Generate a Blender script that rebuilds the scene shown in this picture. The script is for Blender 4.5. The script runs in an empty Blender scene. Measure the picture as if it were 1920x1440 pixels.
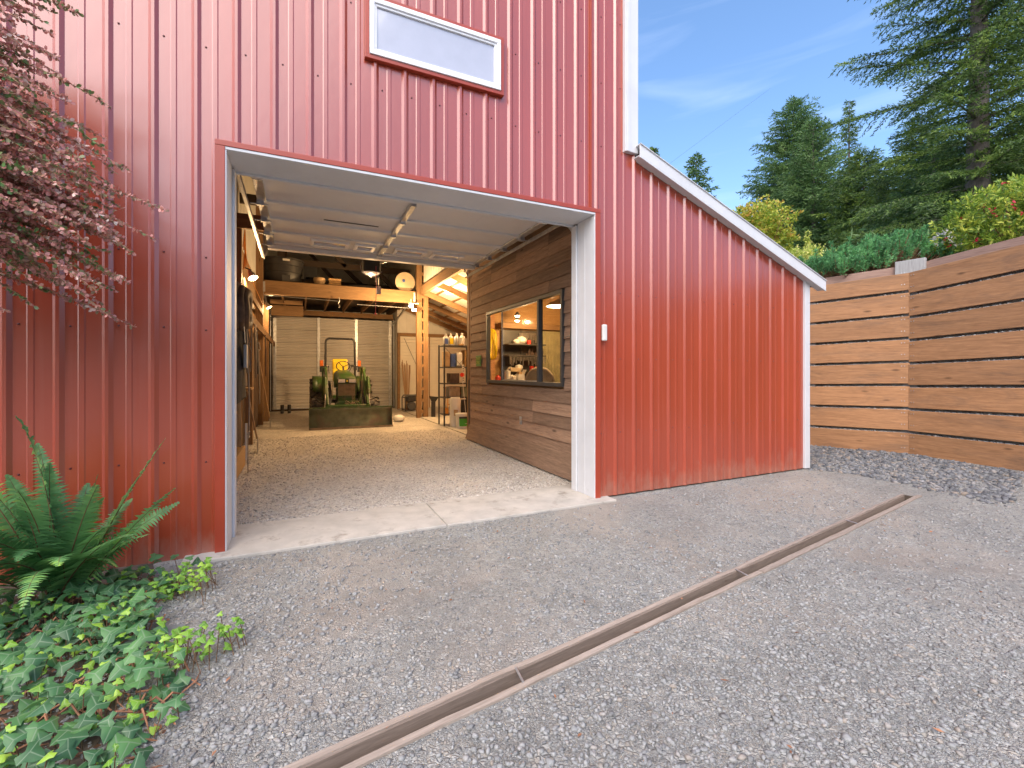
import bpy, math, random
import numpy as np
from mathutils import Vector, Matrix
rad = math.radians
rnd = random.Random(7)
SC = bpy.context.scene
COL = SC.collection

# ---------------------------------------------------------------- camera
cam_d = bpy.data.cameras.new("camera")
cam = bpy.data.objects.new("camera", cam_d); COL.objects.link(cam)
cam_d.sensor_width = 36.0
cam_d.lens = 853.0/1920.0*36.0
cam_d.shift_y = -23.0/1920.0
cam_d.clip_start = 0.05; cam_d.clip_end = 2000
cam.location = (0, -4.2775, 1.45)
YAW = math.atan2(400, 853)
cam.rotation_euler = (rad(90), 0, -YAW)
SC.camera = cam

# ---------------------------------------------------------------- light
SUN_EL, SUN_AZ = 48.0, 220.0         # azimuth clockwise from +Y
w = bpy.data.worlds.new("World"); SC.world = w; w.use_nodes = True
nt = w.node_tree; nt.nodes.clear()
out = nt.nodes.new("ShaderNodeOutputWorld"); bg = nt.nodes.new("ShaderNodeBackground")
sky = nt.nodes.new("ShaderNodeTexSky"); sky.sky_type = 'NISHITA'; sky.sun_disc = False
sky.sun_elevation = rad(SUN_EL); sky.sun_rotation = rad(SUN_AZ)
sky.altitude = 200; sky.air_density = 1.0; sky.dust_density = 2.6; sky.ozone_density = 1.6
tc = nt.nodes.new("ShaderNodeTexCoord"); mp = nt.nodes.new("ShaderNodeMapping")
mp.inputs['Scale'].default_value = (1.2, 1.2, 9.0)
nz = nt.nodes.new("ShaderNodeTexNoise"); nz.inputs['Scale'].default_value = 2.3; nz.inputs['Detail'].default_value = 7
nz.inputs['Distortion'].default_value = 0.6
cr = nt.nodes.new("ShaderNodeValToRGB")
cr.color_ramp.elements[0].position = 0.53; cr.color_ramp.elements[0].color = (0, 0, 0, 1)
cr.color_ramp.elements[1].position = 0.80; cr.color_ramp.elements[1].color = (0.07, 0.07, 0.07, 1)
mx = nt.nodes.new("ShaderNodeMix"); mx.data_type = 'RGBA'
mx.inputs[7].default_value = (8.5, 8.8, 9.6, 1)
L = nt.links.new
L(tc.outputs['Generated'], mp.inputs['Vector']); L(mp.outputs[0], nz.inputs['Vector']); L(nz.outputs[0], cr.inputs[0])
hs = nt.nodes.new("ShaderNodeHueSaturation"); hs.inputs['Saturation'].default_value = 1.15; hs.inputs['Value'].default_value = 1.16
L(sky.outputs[0], hs.inputs['Color']); L(cr.outputs[0], mx.inputs[0]); L(hs.outputs[0], mx.inputs[6]); L(mx.outputs[2], bg.inputs[0]); L(bg.outputs[0], out.inputs[0])
bg.inputs[1].default_value = 0.15
sd = bpy.data.lights.new("sun", 'SUN'); sun = bpy.data.objects.new("sun", sd); COL.objects.link(sun)
sd.energy = 1.5; sd.angle = rad(75); sd.color = (1.0, 0.90, 0.78)
_az, _el = rad(SUN_AZ), rad(SUN_EL)
_dir = Vector((math.sin(_az)*math.cos(_el), math.cos(_az)*math.cos(_el), math.sin(_el)))
sun.rotation_euler = _dir.to_track_quat('Z', 'Y').to_euler()
sun.location = _dir*30
SC.view_settings.view_transform = 'Standard'; SC.view_settings.look = 'None'
SC.view_settings.gamma = 1.0; SC.view_settings.use_curve_mapping = False
SC.view_settings.exposure = 1.03
SC.cycles.max_bounces = 8; SC.cycles.diffuse_bounces = 4; SC.cycles.use_denoising = True

# ---------------------------------------------------------------- materials
M = {}
def newmat(name):
    m = bpy.data.materials.new(name); m.use_nodes = True
    n = m.node_tree; b = n.nodes['Principled BSDF']; M[name] = m
    return m, n, b
def rgba(c): return (c[0], c[1], c[2], 1)
def obj_coord(n, scale=(1, 1, 1), rot=(0, 0, 0)):
    t = n.nodes.new("ShaderNodeTexCoord"); q = n.nodes.new("ShaderNodeMapping")
    q.inputs['Scale'].default_value = scale; q.inputs['Rotation'].default_value = rot
    n.links.new(t.outputs['Object'], q.inputs['Vector']); return q.outputs[0]
def noise(n, vec, scale, detail=4, rough=.6, dist=0):
    k = n.nodes.new("ShaderNodeTexNoise"); k.inputs['Scale'].default_value = scale
    k.inputs['Detail'].default_value = detail; k.inputs['Roughness'].default_value = rough
    k.inputs['Distortion'].default_value = dist
    if vec is not None: n.links.new(vec, k.inputs['Vector'])
    return k.outputs[0]
def ramp(n, fac, stops, interp='LINEAR'):
    r = n.nodes.new("ShaderNodeValToRGB"); r.color_ramp.interpolation = interp
    e = r.color_ramp.elements
    while len(e) < len(stops): e.new(0.5)
    for k, (p, c) in zip(e, stops):
        k.position = p; k.color = rgba(c) if len(c) == 3 else c
    n.links.new(fac, r.inputs[0]); return r.outputs[0]
def mix(n, fac, a, b, mode='MIX'):
    k = n.nodes.new("ShaderNodeMix"); k.data_type = 'RGBA'; k.blend_type = mode; k.clamp_factor = True
    for s, v in ((0, fac), (6, a), (7, b)):
        if isinstance(v, (int, float)): k.inputs[s].default_value = v
        elif isinstance(v, tuple): k.inputs[s].default_value = rgba(v)
        else: n.links.new(v, k.inputs[s])
    return k.outputs[2]
def bump(n, b, h, strength=.3, dist=.01, prev=None):
    k = n.nodes.new("ShaderNodeBump"); k.inputs['Strength'].default_value = strength; k.inputs['Distance'].default_value = dist
    n.links.new(h, k.inputs['Height'])
    if prev is not None: n.links.new(prev, k.inputs['Normal'])
    n.links.new(k.outputs[0], b.inputs['Normal']); return k.outputs[0]
def island(n):
    return n.nodes.new("ShaderNodeNewGeometry").outputs['Random Per Island']
def simple(name, col, rough=.55, metal=0.0, var=.12, scale=6, bmp=0.0, bscale=60, dirt=None, spec=.5, coat=0):
    m, n, b = newmat(name)
    v = obj_coord(n)
    f = noise(n, v, scale, 5)
    lo = tuple(c*(1-var) for c in col); hi = tuple(min(1, c*(1+var)) for c in col)
    c = ramp(n, f, [(.3, lo), (.7, hi)])
    if dirt:
        f2 = noise(n, v, dirt[1], 6, .7)
        k = ramp(n, f2, [(dirt[2], (0, 0, 0)), (dirt[2]+.15, (1, 1, 1))])
        c = mix(n, k, c, dirt[0])
    n.links.new(c, b.inputs['Base Color'])
    b.inputs['Roughness'].default_value = rough; b.inputs['Metallic'].default_value = metal
    b.inputs['Specular IOR Level'].default_value = spec; b.inputs['Coat Weight'].default_value = coat
    if bmp: bump(n, b, noise(n, v, bscale, 4), bmp, .004)
    return m
def wood(name, c1, c2, axis=0, rough=.75, isl=.25, scale=1.0, knots=True, dark=None, blotch=False):
    m, n, b = newmat(name)
    s = [14.0*scale]*3; s[axis] = 0.9*scale
    v = obj_coord(n, tuple(s))
    rv = island(n)
    off = n.nodes.new("ShaderNodeVectorMath"); off.operation = 'MULTIPLY_ADD'
    cmb = n.nodes.new("ShaderNodeCombineXYZ")
    for q in range(3): n.links.new(rv, cmb.inputs[q])
    n.links.new(cmb.outputs[0], off.inputs[0]); off.inputs[1].default_value = (37, 53, 71); n.links.new(v, off.inputs[2])
    v = off.outputs[0]
    f = noise(n, v, 1.6, 6, .65, .8)
    c = ramp(n, f, [(.28, c1), (.72, c2)])
    f2 = noise(n, v, 7, 3, .6, .2)
    c = mix(n, .35, c, ramp(n, f2, [(.3, tuple(x*.45 for x in c1)), (.7, c2)]))
    if blotch:
        s3 = [3.0]*3; s3[axis] = .8
        c = mix(n, ramp(n, noise(n, obj_coord(n, tuple(s3)), 1.3, 6, .7, 1.0), [(.50, (0, 0, 0)), (.72, (.55, .55, .55))]), c, (.13, .085, .06))
    if knots:
        s2 = [5.0*scale]*3; s2[axis] = 1.6*scale
        vo = n.nodes.new("ShaderNodeTexVoronoi"); vo.inputs['Scale'].default_value = 1.0
        n.links.new(obj_coord(n, tuple(s2)), vo.inputs['Vector'])
        k = ramp(n, vo.outputs['Distance'], [(.05, (1, 1, 1)), (.13, (0, 0, 0))])
        c = mix(n, mix(n, .75, (0, 0, 0), k), c, tuple(x*.28 for x in c1))
    if isl:
        hv = n.nodes.new("ShaderNodeHueSaturation")
        mr = n.nodes.new("ShaderNodeMapRange"); n.links.new(rv, mr.inputs[0])
        mr.inputs[3].default_value = 1-isl; mr.inputs[4].default_value = 1+isl
        n.links.new(mr.outputs[0], hv.inputs['Value']); n.links.new(c, hv.inputs['Color']); c = hv.outputs[0]
    n.links.new(c, b.inputs['Base Color']); b.inputs['Roughness'].default_value = rough
    bump(n, b, f2, .35, .004)
    return m
def leafmat(name, cols, rough=.5, trans=.35, nscale=1.2, spread=.5):
    m, n, b = newmat(name)
    rv = island(n)
    f = noise(n, obj_coord(n), nscale, 2)
    mm = n.nodes.new("ShaderNodeMath"); mm.operation = 'MULTIPLY_ADD'
    n.links.new(f, mm.inputs[0]); mm.inputs[1].default_value = 1.9
    m2 = n.nodes.new("ShaderNodeMath"); m2.operation = 'MULTIPLY_ADD'; n.links.new(rv, m2.inputs[0])
    m2.inputs[1].default_value = spread; m2.inputs[2].default_value = -.45-spread/2
    n.links.new(m2.outputs[0], mm.inputs[2])
    stops = [(i/(len(cols)-1), c) for i, c in enumerate(cols)]
    c = ramp(n, mm.outputs[0], stops)
    n.links.new(c, b.inputs['Base Color']); b.inputs['Roughness'].default_value = rough
    tr = n.nodes.new("ShaderNodeBsdfTranslucent"); n.links.new(c, tr.inputs[0])
    ms = n.nodes.new("ShaderNodeMixShader"); ms.inputs[0].default_value = trans
    o = n.nodes['Material Output']
    n.links.new(b.outputs[0], ms.inputs[1]); n.links.new(tr.outputs[0], ms.inputs[2]); n.links.new(ms.outputs[0], o.inputs[0])
    return m
def emit(name, col, s):
    m, n, b = newmat(name)
    b.inputs['Base Color'].default_value = rgba(col); b.inputs['Emission Color'].default_value = rgba(col)
    b.inputs['Emission Strength'].default_value = s
    return m

# red painted steel: glossy, faintly wavy
m, n, b = newmat('red_steel')
v = obj_coord(n, (1, 1, .35)); f = noise(n, v, 1.3, 3)
c = ramp(n, f, [(.3, (.325, .047, .018)), (.7, (.39, .058, .024))])
sp = noise(n, obj_coord(n), 26, 5, .75)
c = mix(n, ramp(n, sp, [(.70, (0, 0, 0)), (.80, (.35, .35, .35))]), c, (.42, .16, .12))
gx = n.nodes.new("ShaderNodeSeparateXYZ"); n.links.new(obj_coord(n), gx.inputs[0])
mz = n.nodes.new("ShaderNodeMath"); mz.operation = 'MULTIPLY_ADD'; mz.inputs[1].default_value = -1.0
n.links.new(gx.outputs[2], mz.inputs[0]); n.links.new(noise(n, obj_coord(n, (1, 1, .4)), 7, 5, .7), mz.inputs[2])
c = mix(n, ramp(n, mz.outputs[0], [(.22, (0, 0, 0)), (.62, (.5, .5, .5))]), c, (.36, .22, .16))
st_ = noise(n, obj_coord(n, (9, 9, .35)), 1.0, 4, .6)
c = mix(n, ramp(n, st_, [(.55, (0, 0, 0)), (.8, (.22, .22, .22))]), c, (.46, .16, .12))
n.links.new(c, b.inputs['Base Color']); b.inputs['Roughness'].default_value = .27
b.inputs['Specular IOR Level'].default_value = .8
b.inputs['Coat Weight'].default_value = .6; b.inputs['Coat Roughness'].default_value = .26; b.inputs['Coat IOR'].default_value = 1.75
bump(n, b, noise(n, obj_coord(n, (1, 1, .5)), 3.2, 3), .22, .02)
simple('red_trim', (.36, .052, .024), .35, spec=.6, var=.06)
simple('screw_dark', (.10, .012, .01), .4)
simple('white_metal', (.62, .63, .655), .5, var=.05, scale=3, dirt=((.50, .50, .48), 7, .64))
simple('white_vinyl', (.82, .82, .84), .4, var=.02)
simple('door_white', (.72, .72, .72), .5, var=.04, scale=2, dirt=((.5, .48, .45), 3, .66))
simple('galvanised', (.50, .51, .53), .38, .75, var=.2, scale=9)
simple('dark_metal', (.06, .06, .062), .5, .3)
simple('black_plastic', (.022, .021, .022), .5, var=.25)
simple('dark_roof', (.06, .055, .05), .8)
simple('liner', (.70, .68, .62), .6, var=.08, scale=2)
simple('liner_white', (.72, .68, .58), .55, var=.06, scale=2)
simple('door_alu', (.50, .475, .45), .5, .15, var=.06, scale=2)
simple('blind', (.44, .45, .52), .12, var=.05, spec=.9, coat=1, bmp=.05, bscale=2)
simple('green_paint', (.040, .088, .018), .38, var=.25, dirt=((.13, .11, .07), 4, .50))
simple('green_worn', (.19, .215, .15), .6, .2, var=.35, scale=4, dirt=((.24, .19, .15), 3.5, .50))
simple('yellow_paint', (.70, .50, .015), .45)
simple('amber', (.55, .13, .02), .3)
simple('lens', (.62, .58, .60), .2)
simple('rubber', (.05, .045, .042), .85, var=.3, dirt=((.16, .13, .105), 6, .48))
simple('steel', (.35, .33, .31), .4, .8, var=.25, scale=12)
simple('rust_steel', (.34, .25, .17), .65, .2, var=.3, scale=8)
simple('concrete', (.47, .435, .39), .85, var=.16, scale=4, bmp=.5, bscale=80, dirt=((.27, .235, .20), 4.5, .55))
simple('white_plastic', (.66, .64, .60), .45, var=.06)
simple('label_green', (.06, .36, .04), .5)
simple('red_plastic', (.62, .03, .02), .4)
simple('blue_plastic', (.05, .10, .30), .4)
simple('yellow_hose', (.85, .66, .02), .45)
simple('fabric_dark', (.030, .026, .026), .95, var=.3, scale=14, bmp=.4, bscale=90)
simple('leather', (.075, .045, .035), .65, var=.4, scale=12)
simple('strap', (.20, .165, .14), .85, var=.25, scale=12)
simple('fabric_beige', (.42, .33, .22), .9, var=.1)
simple('fabric_olive', (.30, .27, .15), .9, var=.15)
simple('cardboard', (.42, .28, .15), .85, var=.15)
simple('sign_green', (.10, .22, .05), .6)
simple('sign_yellow', (.45, .5, .1), .6)
simple('orange_cord', (.8, .32, .04), .5)
simple('pink_cord', (.55, .12, .14), .6)
simple('stone', (.17, .18, .18), .9, var=.35, scale=4, bmp=.7, bscale=14)
simple('rock_grey', (.32, .31, .30), .9, var=.3, scale=3, bmp=.8, bscale=9)
simple('soil', (.10, .075, .055), .95, var=.4, scale=8, bmp=.8, bscale=30)
simple('bark', (.13, .11, .095), .95, var=.4, scale=7, bmp=.9, bscale=22)
simple('twig_tan', (.36, .26, .13), .8, var=.2)
simple('stem_brown', (.16, .085, .04), .8, var=.3)
simple('dry_leaf', (.30, .14, .075), .85, var=.5, scale=20)
emit('bulb_warm', (1.0, .78, .45), 28)
emit('bulb_white', (1.0, .86, .62), 12)
wood('timber_floor_y', (.17, .09, .04), (.30, .175, .08), 1, isl=.2)
wood('timber_x', (.19, .10, .042), (.34, .20, .09), 0, isl=.15)
wood('timber_z', (.17, .085, .035), (.33, .185, .08), 2, isl=.25)
wood('siding_wood', (.17, .10, .065), (.40, .255, .17), 1, isl=.32, rough=.8)
wood('stall_wood', (.07, .042, .030), (.19, .12, .08), 2, isl=.35)
wood('red_board', (.20, .035, .02), (.32, .07, .03), 1, isl=.15)
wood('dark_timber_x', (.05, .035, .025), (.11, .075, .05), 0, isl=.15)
wood('plank_cedar', (.27, .125, .052), (.53, .27, .125), 0, isl=.16, scale=1.0, blotch=True)
wood('plank_back', (.26, .15, .11), (.42, .27, .21), 0, isl=.1)
wood('post_grey', (.30, .29, .28), (.50, .49, .48), 2, isl=.1)
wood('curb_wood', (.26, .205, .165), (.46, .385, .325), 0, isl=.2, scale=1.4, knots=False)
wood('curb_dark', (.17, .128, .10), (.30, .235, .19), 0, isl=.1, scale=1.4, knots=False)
wood('stool_wood', (.35, .19, .07), (.52, .32, .14), 0, isl=.1, knots=False)
wood('stick_wood', (.26, .15, .08), (.42, .27, .15), 2, isl=.25, knots=False)

# glass
m, n, b = newmat('glass')
b.inputs['Base Color'].default_value = (1, 1, 1, 1); b.inputs['Roughness'].default_value = .02
b.inputs['Transmission Weight'].default_value = 1; b.inputs['IOR'].default_value = 1.15
t_ = n.nodes.new("ShaderNodeBsdfTransparent"); g_ = n.nodes.new("ShaderNodeBsdfGlossy"); g_.inputs['Roughness'].default_value = .05
t_.inputs[0].default_value = (.93, .90, .84, 1)
fr = n.nodes.new("ShaderNodeFresnel"); fr.inputs[0].default_value = 1.45
ms = n.nodes.new("ShaderNodeMixShader")
gm = n.nodes.new("ShaderNodeNewGeometry"); mm_ = n.nodes.new("ShaderNodeMath"); mm_.operation = 'SUBTRACT'; mm_.use_clamp = True
n.links.new(fr.outputs[0], mm_.inputs[0]); n.links.new(gm.outputs['Backfacing'], mm_.inputs[1])
n.links.new(mm_.outputs[0], ms.inputs[0]); n.links.new(t_.outputs[0], ms.inputs[1]); n.links.new(g_.outputs[0], ms.inputs[2])
n.links.new(ms.outputs[0], n.nodes['Material Output'].inputs[0])

# gravel
def gravel(name, s1, cols, tan, tan_amt, bd=.011):
    m, n, b = newmat(name)
    v = obj_coord(n)
    wv = n.nodes.new("ShaderNodeTexNoise"); wv.inputs['Scale'].default_value = 30; n.links.new(v, wv.inputs['Vector'])
    vm = n.nodes.new("ShaderNodeVectorMath"); vm.operation = 'MULTIPLY_ADD'
    n.links.new(wv.outputs[1], vm.inputs[0]); vm.inputs[1].default_value = (.018,)*3; n.links.new(v, vm.inputs[2])
    def vor(scale, feat):
        k = n.nodes.new("ShaderNodeTexVoronoi"); k.feature = feat; k.inputs['Scale'].default_value = scale
        k.inputs['Randomness'].default_value = 1
        n.links.new(vm.outputs[0], k.inputs['Vector']); return k
    a = vor(s1, 'F1'); e = vor(s1, 'DISTANCE_TO_EDGE'); a2 = vor(s1*2.7, 'F1'); e2 = vor(s1*2.7, 'DISTANCE_TO_EDGE')
    def sep(o):
        k = n.nodes.new("ShaderNodeSeparateColor"); n.links.new(o, k.inputs[0]); return k.outputs[0]
    st = [(i/(len(cols)-1), c) for i, c in enumerate(cols)]
    c1 = ramp(n, sep(a.outputs['Color']), st); c2 = ramp(n, sep(a2.outputs['Color']), st)
    sel = ramp(n, noise(n, v, 9, 4, .7), [(.42, (0, 0, 0)), (.58, (1, 1, 1))])
    c = mix(n, sel, c1, c2)
    big = noise(n, v, .55, 6, .62, .4)
    dust = ramp(n, big, [(.50, (0, 0, 0)), (.62, (1, 1, 1))])
    fine = noise(n, v, 140, 3, .7)
    dustc = mix(n, .6, tan, ramp(n, fine, [(.3, tuple(x*.5 for x in tan)), (.7, tuple(min(1, x*1.35) for x in tan))]))
    c = mix(n, mix(n, tan_amt, (0, 0, 0), dust), c, dustc)
    vv = ramp(n, noise(n, v, 1.1, 5, .65, .6), [(.3, (.80, .80, .80)), (.7, (1.12, 1.12, 1.12))])
    c = mix(n, 1.0, c, vv, 'MULTIPLY')
    n.links.new(c, b.inputs['Base Color']); b.inputs['Roughness'].default_value = .85
    h1 = ramp(n, e.outputs[0], [(0, (0, 0, 0)), (.16, (.8, .8, .8)), (.5, (1, 1, 1))])
    h2 = ramp(n, e2.outputs[0], [(0, (0, 0, 0)), (.2, (.5, .5, .5)), (.5, (.6, .6, .6))])
    h = mix(n, sel, h1, h2)
    nb = bump(n, b, noise(n, v, 2.5, 4), .5, .05)
    bump(n, b, h, 1.0, bd, nb)
    return m
gravel('gravel', 46, [(.19, .19, .182), (.31, .312, .298), (.42, .422, .403), (.36, .328, .278), (.50, .498, .468)], (.44, .385, .33), .7)
gravel('gravel_inside', 42, [(.32, .285, .25), (.50, .45, .395), (.62, .565, .50), (.72, .665, .60)], (.58, .505, .43), .5, .006)
m, n, b = newmat('pebble')
rv = island(n)
c = ramp(n, rv, [(0, (.13, .133, .133)), (.3, (.21, .213, .21)), (.6, (.28, .284, .278)), (.88, (.34, .342, .332)), (.93, (.32, .26, .20)), (1, (.36, .355, .35))])
c = mix(n, .3, c, ramp(n, noise(n, obj_coord(n), 90, 3), [(.3, (.12, .12, .12)), (.7, (.5, .5, .5))]))
n.links.new(c, b.inputs['Base Color']); b.inputs['Roughness'].default_value = .85

m, n, b = newmat('pebble_slate')
c = ramp(n, island(n), [(0, (.08, .083, .09)), (.4, (.14, .145, .155)), (.75, (.20, .205, .215)), (.88, (.26, .21, .165)), (1, (.30, .30, .31))])
n.links.new(c, b.inputs['Base Color']); b.inputs['Roughness'].default_value = .85
m, n, b = newmat('pebble_tan')
c = ramp(n, island(n), [(0, (.28, .255, .225)), (.4, (.44, .40, .355)), (.8, (.56, .515, .465)), (1, (.64, .605, .56))])
n.links.new(c, b.inputs['Base Color']); b.inputs['Roughness'].default_value = .85
leafmat('fir_dark', [(0.025, 0.048, 0.014), (0.061, 0.115, 0.029), (0.135, 0.223, 0.044), (0.271, 0.357, 0.057)], nscale=.9)
leafmat('fir_mid', [(0.038, 0.074, 0.024), (0.072, 0.150, 0.045), (0.131, 0.230, 0.068), (0.203, 0.318, 0.090)], nscale=.7)
leafmat('fir_blue', [(0.022, 0.053, 0.042), (0.053, 0.112, 0.083), (0.090, 0.180, 0.128)], nscale=.7)
leafmat('pine_needle', [(0.063, 0.168, 0.066), (0.124, 0.338, 0.122), (0.223, 0.517, 0.181)], nscale=4, spread=.7)
leafmat('maple_leaf', [(.14, .24, .03), (.30, .42, .05), (.46, .50, .06), (.58, .48, .08), (.64, .33, .09)], nscale=1.1, spread=.7)
leafmat('gold_leaf', [(0.143, 0.230, 0.030), (0.418, 0.517, 0.070), (0.682, 0.713, 0.170), (0.825, 0.713, 0.300)], nscale=2.2, spread=.9)
leafmat('azalea_leaf', [(0.082, 0.152, 0.023), (0.164, 0.280, 0.034), (0.383, 0.483, 0.057), (0.574, 0.585, 0.092)], nscale=2, spread=.9)
leafmat('flower_red', [(.5, .015, .04), (.7, .03, .08)])
leafmat('barberry_leaf', [(0.125, 0.256, 0.077), (0.297, 0.201, 0.128), (0.595, 0.283, 0.238), (0.839, 0.396, 0.365), (0.850, 0.734, 0.641)], nscale=3.2, spread=.8, trans=.25, rough=.35)
leafmat('fern_leaf', [(0.070, 0.192, 0.077), (0.125, 0.315, 0.112), (0.204, 0.437, 0.155), (0.501, 0.819, 0.143)], nscale=2.5, spread=.35, rough=.45)
def add_vein(m, colr):
    n = m.node_tree; b = n.nodes['Principled BSDF']; at = n.nodes.new('ShaderNodeAttribute'); at.attribute_name = 'vein'
    k = ramp(n, at.outputs['Fac'], [(.86, (0, 0, 0)), (.97, (.7, .7, .7))]); src = b.inputs['Base Color'].links[0].from_socket
    c = mix(n, k, src, colr); n.links.new(c, b.inputs['Base Color'])
leafmat('ivy_dark', [(0.047, 0.133, 0.056), (0.077, 0.209, 0.079), (0.142, 0.331, 0.105)], nscale=5, spread=.9, rough=.4)
leafmat('ivy_light', [(0.121, 0.300, 0.036), (0.242, 0.485, 0.048), (0.436, 0.670, 0.085)], nscale=5, spread=.9, rough=.4)

add_vein(M['ivy_dark'], (.30, .42, .26)); add_vein(M['ivy_light'], (.5, .66, .25))
# ---------------------------------------------------------------- mesh helper
class MB:
    def __init__(s): s.v = []; s.f = []; s.m = []
    def add(s, vs, fs, mi=0):
        o = len(s.v); s.v.extend([tuple(p) for p in vs]); s.f.extend([tuple(i+o for i in f) for f in fs]); s.m.extend([mi]*len(fs)); return s
    def box(s, x0, y0, z0, x1, y1, z1, mi=0):
        return s.add([(x0, y0, z0), (x1, y0, z0), (x1, y1, z0), (x0, y1, z0), (x0, y0, z1), (x1, y0, z1), (x1, y1, z1), (x0, y1, z1)],
                     [(0, 3, 2, 1), (4, 5, 6, 7), (0, 1, 5, 4), (1, 2, 6, 5), (2, 3, 7, 6), (3, 0, 4, 7)], mi)
    def beam(s, p, q, w, h, mi=0, up=(0, 0, 1), w2=None, h2=None):
        p = Vector(p); q = Vector(q); d = (q-p).normalized(); u = Vector(up)
        if abs(d.dot(u)) > .99: u = Vector((0, 1, 0))
        r = d.cross(u).normalized(); u = r.cross(d); vs = []
        for c, ww, hh in ((p, w, h), (q, w2 or w, h2 or h)):
            for a, b_ in ((-1, -1), (1, -1), (1, 1), (-1, 1)): vs.append(c+r*a*ww/2+u*b_*hh/2)
        return s.add(vs, [(0, 1, 2, 3), (7, 6, 5, 4), (0, 4, 5, 1), (1, 5, 6, 2), (2, 6, 7, 3), (3, 7, 4, 0)], mi)
    def tube(s, pts, r, n=8, mi=0, caps=True):
        pts = [Vector(p) for p in pts]; R = r if isinstance(r, (list, tuple)) else [r]*len(pts); vs = []
        pu = None
        for i, p in enumerate(pts):
            d = (pts[min(i+1, len(pts)-1)]-pts[max(i-1, 0)]).normalized()
            u = pu if pu is not None else (Vector((0, 0, 1)) if abs(d.z) < .9 else Vector((1, 0, 0)))
            a = d.cross(u).normalized(); u = a.cross(d).normalized(); pu = u
            for k in range(n):
                t = 2*math.pi*k/n; vs.append(p+(a*math.cos(t)+u*math.sin(t))*R[i])
        fs = []
        for i in range(len(pts)-1):
            for k in range(n):
                k2 = (k+1) % n; fs.append((i*n+k, i*n+k2, (i+1)*n+k2, (i+1)*n+k))
        if caps: fs.append(tuple(range(n))[::-1]); fs.append(tuple((len(pts)-1)*n+k for k in range(n)))
        return s.add(vs, fs, mi)
    def lathe(s, prof, c=(0, 0, 0), axis='z', n=20, mi=0):
        vs = []
        for (r, h) in prof:
            for k in range(n):
                t = 2*math.pi*k/n; a, b_ = r*math.cos(t), r*math.sin(t)
                p = {'z': (a, b_, h), 'x': (h, a, b_), 'y': (a, h, b_)}[axis]
                vs.append((c[0]+p[0], c[1]+p[1], c[2]+p[2]))
        fs = []
        for i in range(len(prof)-1):
            for k in range(n):
                k2 = (k+1) % n; fs.append((i*n+k, i*n+k2, (i+1)*n+k2, (i+1)*n+k))
        fs.append(tuple(range(n))[::-1]); fs.append(tuple((len(prof)-1)*n+k for k in range(n)))
        return s.add(vs, fs, mi)
    def prism(s, poly, axis, a, b_, mi=0):
        def P(u, v, t): return {'x': (t, u, v), 'y': (u, t, v), 'z': (u, v, t)}[axis]
        n = len(poly); vs = [P(u, v, a) for u, v in poly]+[P(u, v, b_) for u, v in poly]
        fs = [tuple(range(n))[::-1], tuple(range(n, 2*n))]+[(i, (i+1) % n, n+(i+1) % n, n+i) for i in range(n)]
        return s.add(vs, fs, mi)
    def blob(s, c, r, seed=0, n=10, jit=.12, mi=0):
        q = random.Random(seed); vs = []; rows = max(5, n//2+1)
        for i in range(rows+1):
            ph = math.pi*i/rows
            for k in range(n):
                t = 2*math.pi*k/n; j = 1+q.uniform(-jit, jit)
                vs.append((c[0]+r[0]*math.sin(ph)*math.cos(t)*j, c[1]+r[1]*math.sin(ph)*math.sin(t)*j, c[2]+r[2]*math.cos(ph)*j))
        fs = [(i*n+k, i*n+(k+1) % n, (i+1)*n+(k+1) % n, (i+1)*n+k) for i in range(rows) for k in range(n)]
        return s.add(vs, fs, mi)
    def build(s, name, mat, parent=None, smooth=False, bevel=0, loc=None, rot=None):
        me = bpy.data.meshes.new(name); me.from_pydata(s.v, [], s.f)
        mats = mat if isinstance(mat, (list, tuple)) else [mat]
        for q in mats: me.materials.append(M[q])
        if len(mats) > 1: me.polygons.foreach_set('material_index', s.m)
        me.update(); me.validate()
        import bmesh
        bm = bmesh.new(); bm.from_mesh(me); bmesh.ops.recalc_face_normals(bm, faces=bm.faces); bm.to_mesh(me); bm.free()
        if smooth:
            me.polygons.foreach_set('use_smooth', [True]*len(me.polygons)); me.set_sharp_from_angle(angle=rad(40))
        o = bpy.data.objects.new(name, me); COL.objects.link(o)
        if parent: o.parent = parent
        if loc: o.location = loc
        if rot: o.rotation_euler = rot
        if bevel:
            k = o.modifiers.new('b', 'BEVEL'); k.width = bevel; k.segments = 2; k.limit_method = 'ANGLE'
        return o
def npmesh(name, V, F, mat, parent=None, mi=None):
    """V (n,3), F (m,k): one polygon size"""
    me = bpy.data.meshes.new(name); V = np.asarray(V, np.float32); F = np.asarray(F, np.int32)
    me.vertices.add(len(V)); me.vertices.foreach_set('co', V.ravel())
    me.loops.add(F.size); me.loops.foreach_set('vertex_index', F.ravel())
    me.polygons.add(len(F)); me.polygons.foreach_set('loop_start', np.arange(0, F.size, F.shape[1], dtype=np.int32))
    me.polygons.foreach_set('loop_total', np.full(len(F), F.shape[1], np.int32))
    for q in (mat if isinstance(mat, (list, tuple)) else [mat]): me.materials.append(M[q])
    if mi is not None: me.polygons.foreach_set('material_index', np.asarray(mi, np.int32))
    me.update(calc_edges=True)
    o = bpy.data.objects.new(name, me); COL.objects.link(o)
    if parent: o.parent = parent
    return o
def tag(o, label, cat, group=None, kind=None):
    o['label'] = label; o['category'] = cat
    if group: o['group'] = group
    if kind: o['kind'] = kind
    return o
def thing(name, label, cat, loc=(0, 0, 0), rotz=0, group=None):
    o = bpy.data.objects.new(name, None); COL.objects.link(o); o.location = loc; o.rotation_euler = (0, 0, rotz)
    o.empty_display_size = .2
    return tag(o, label, cat, group)
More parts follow.
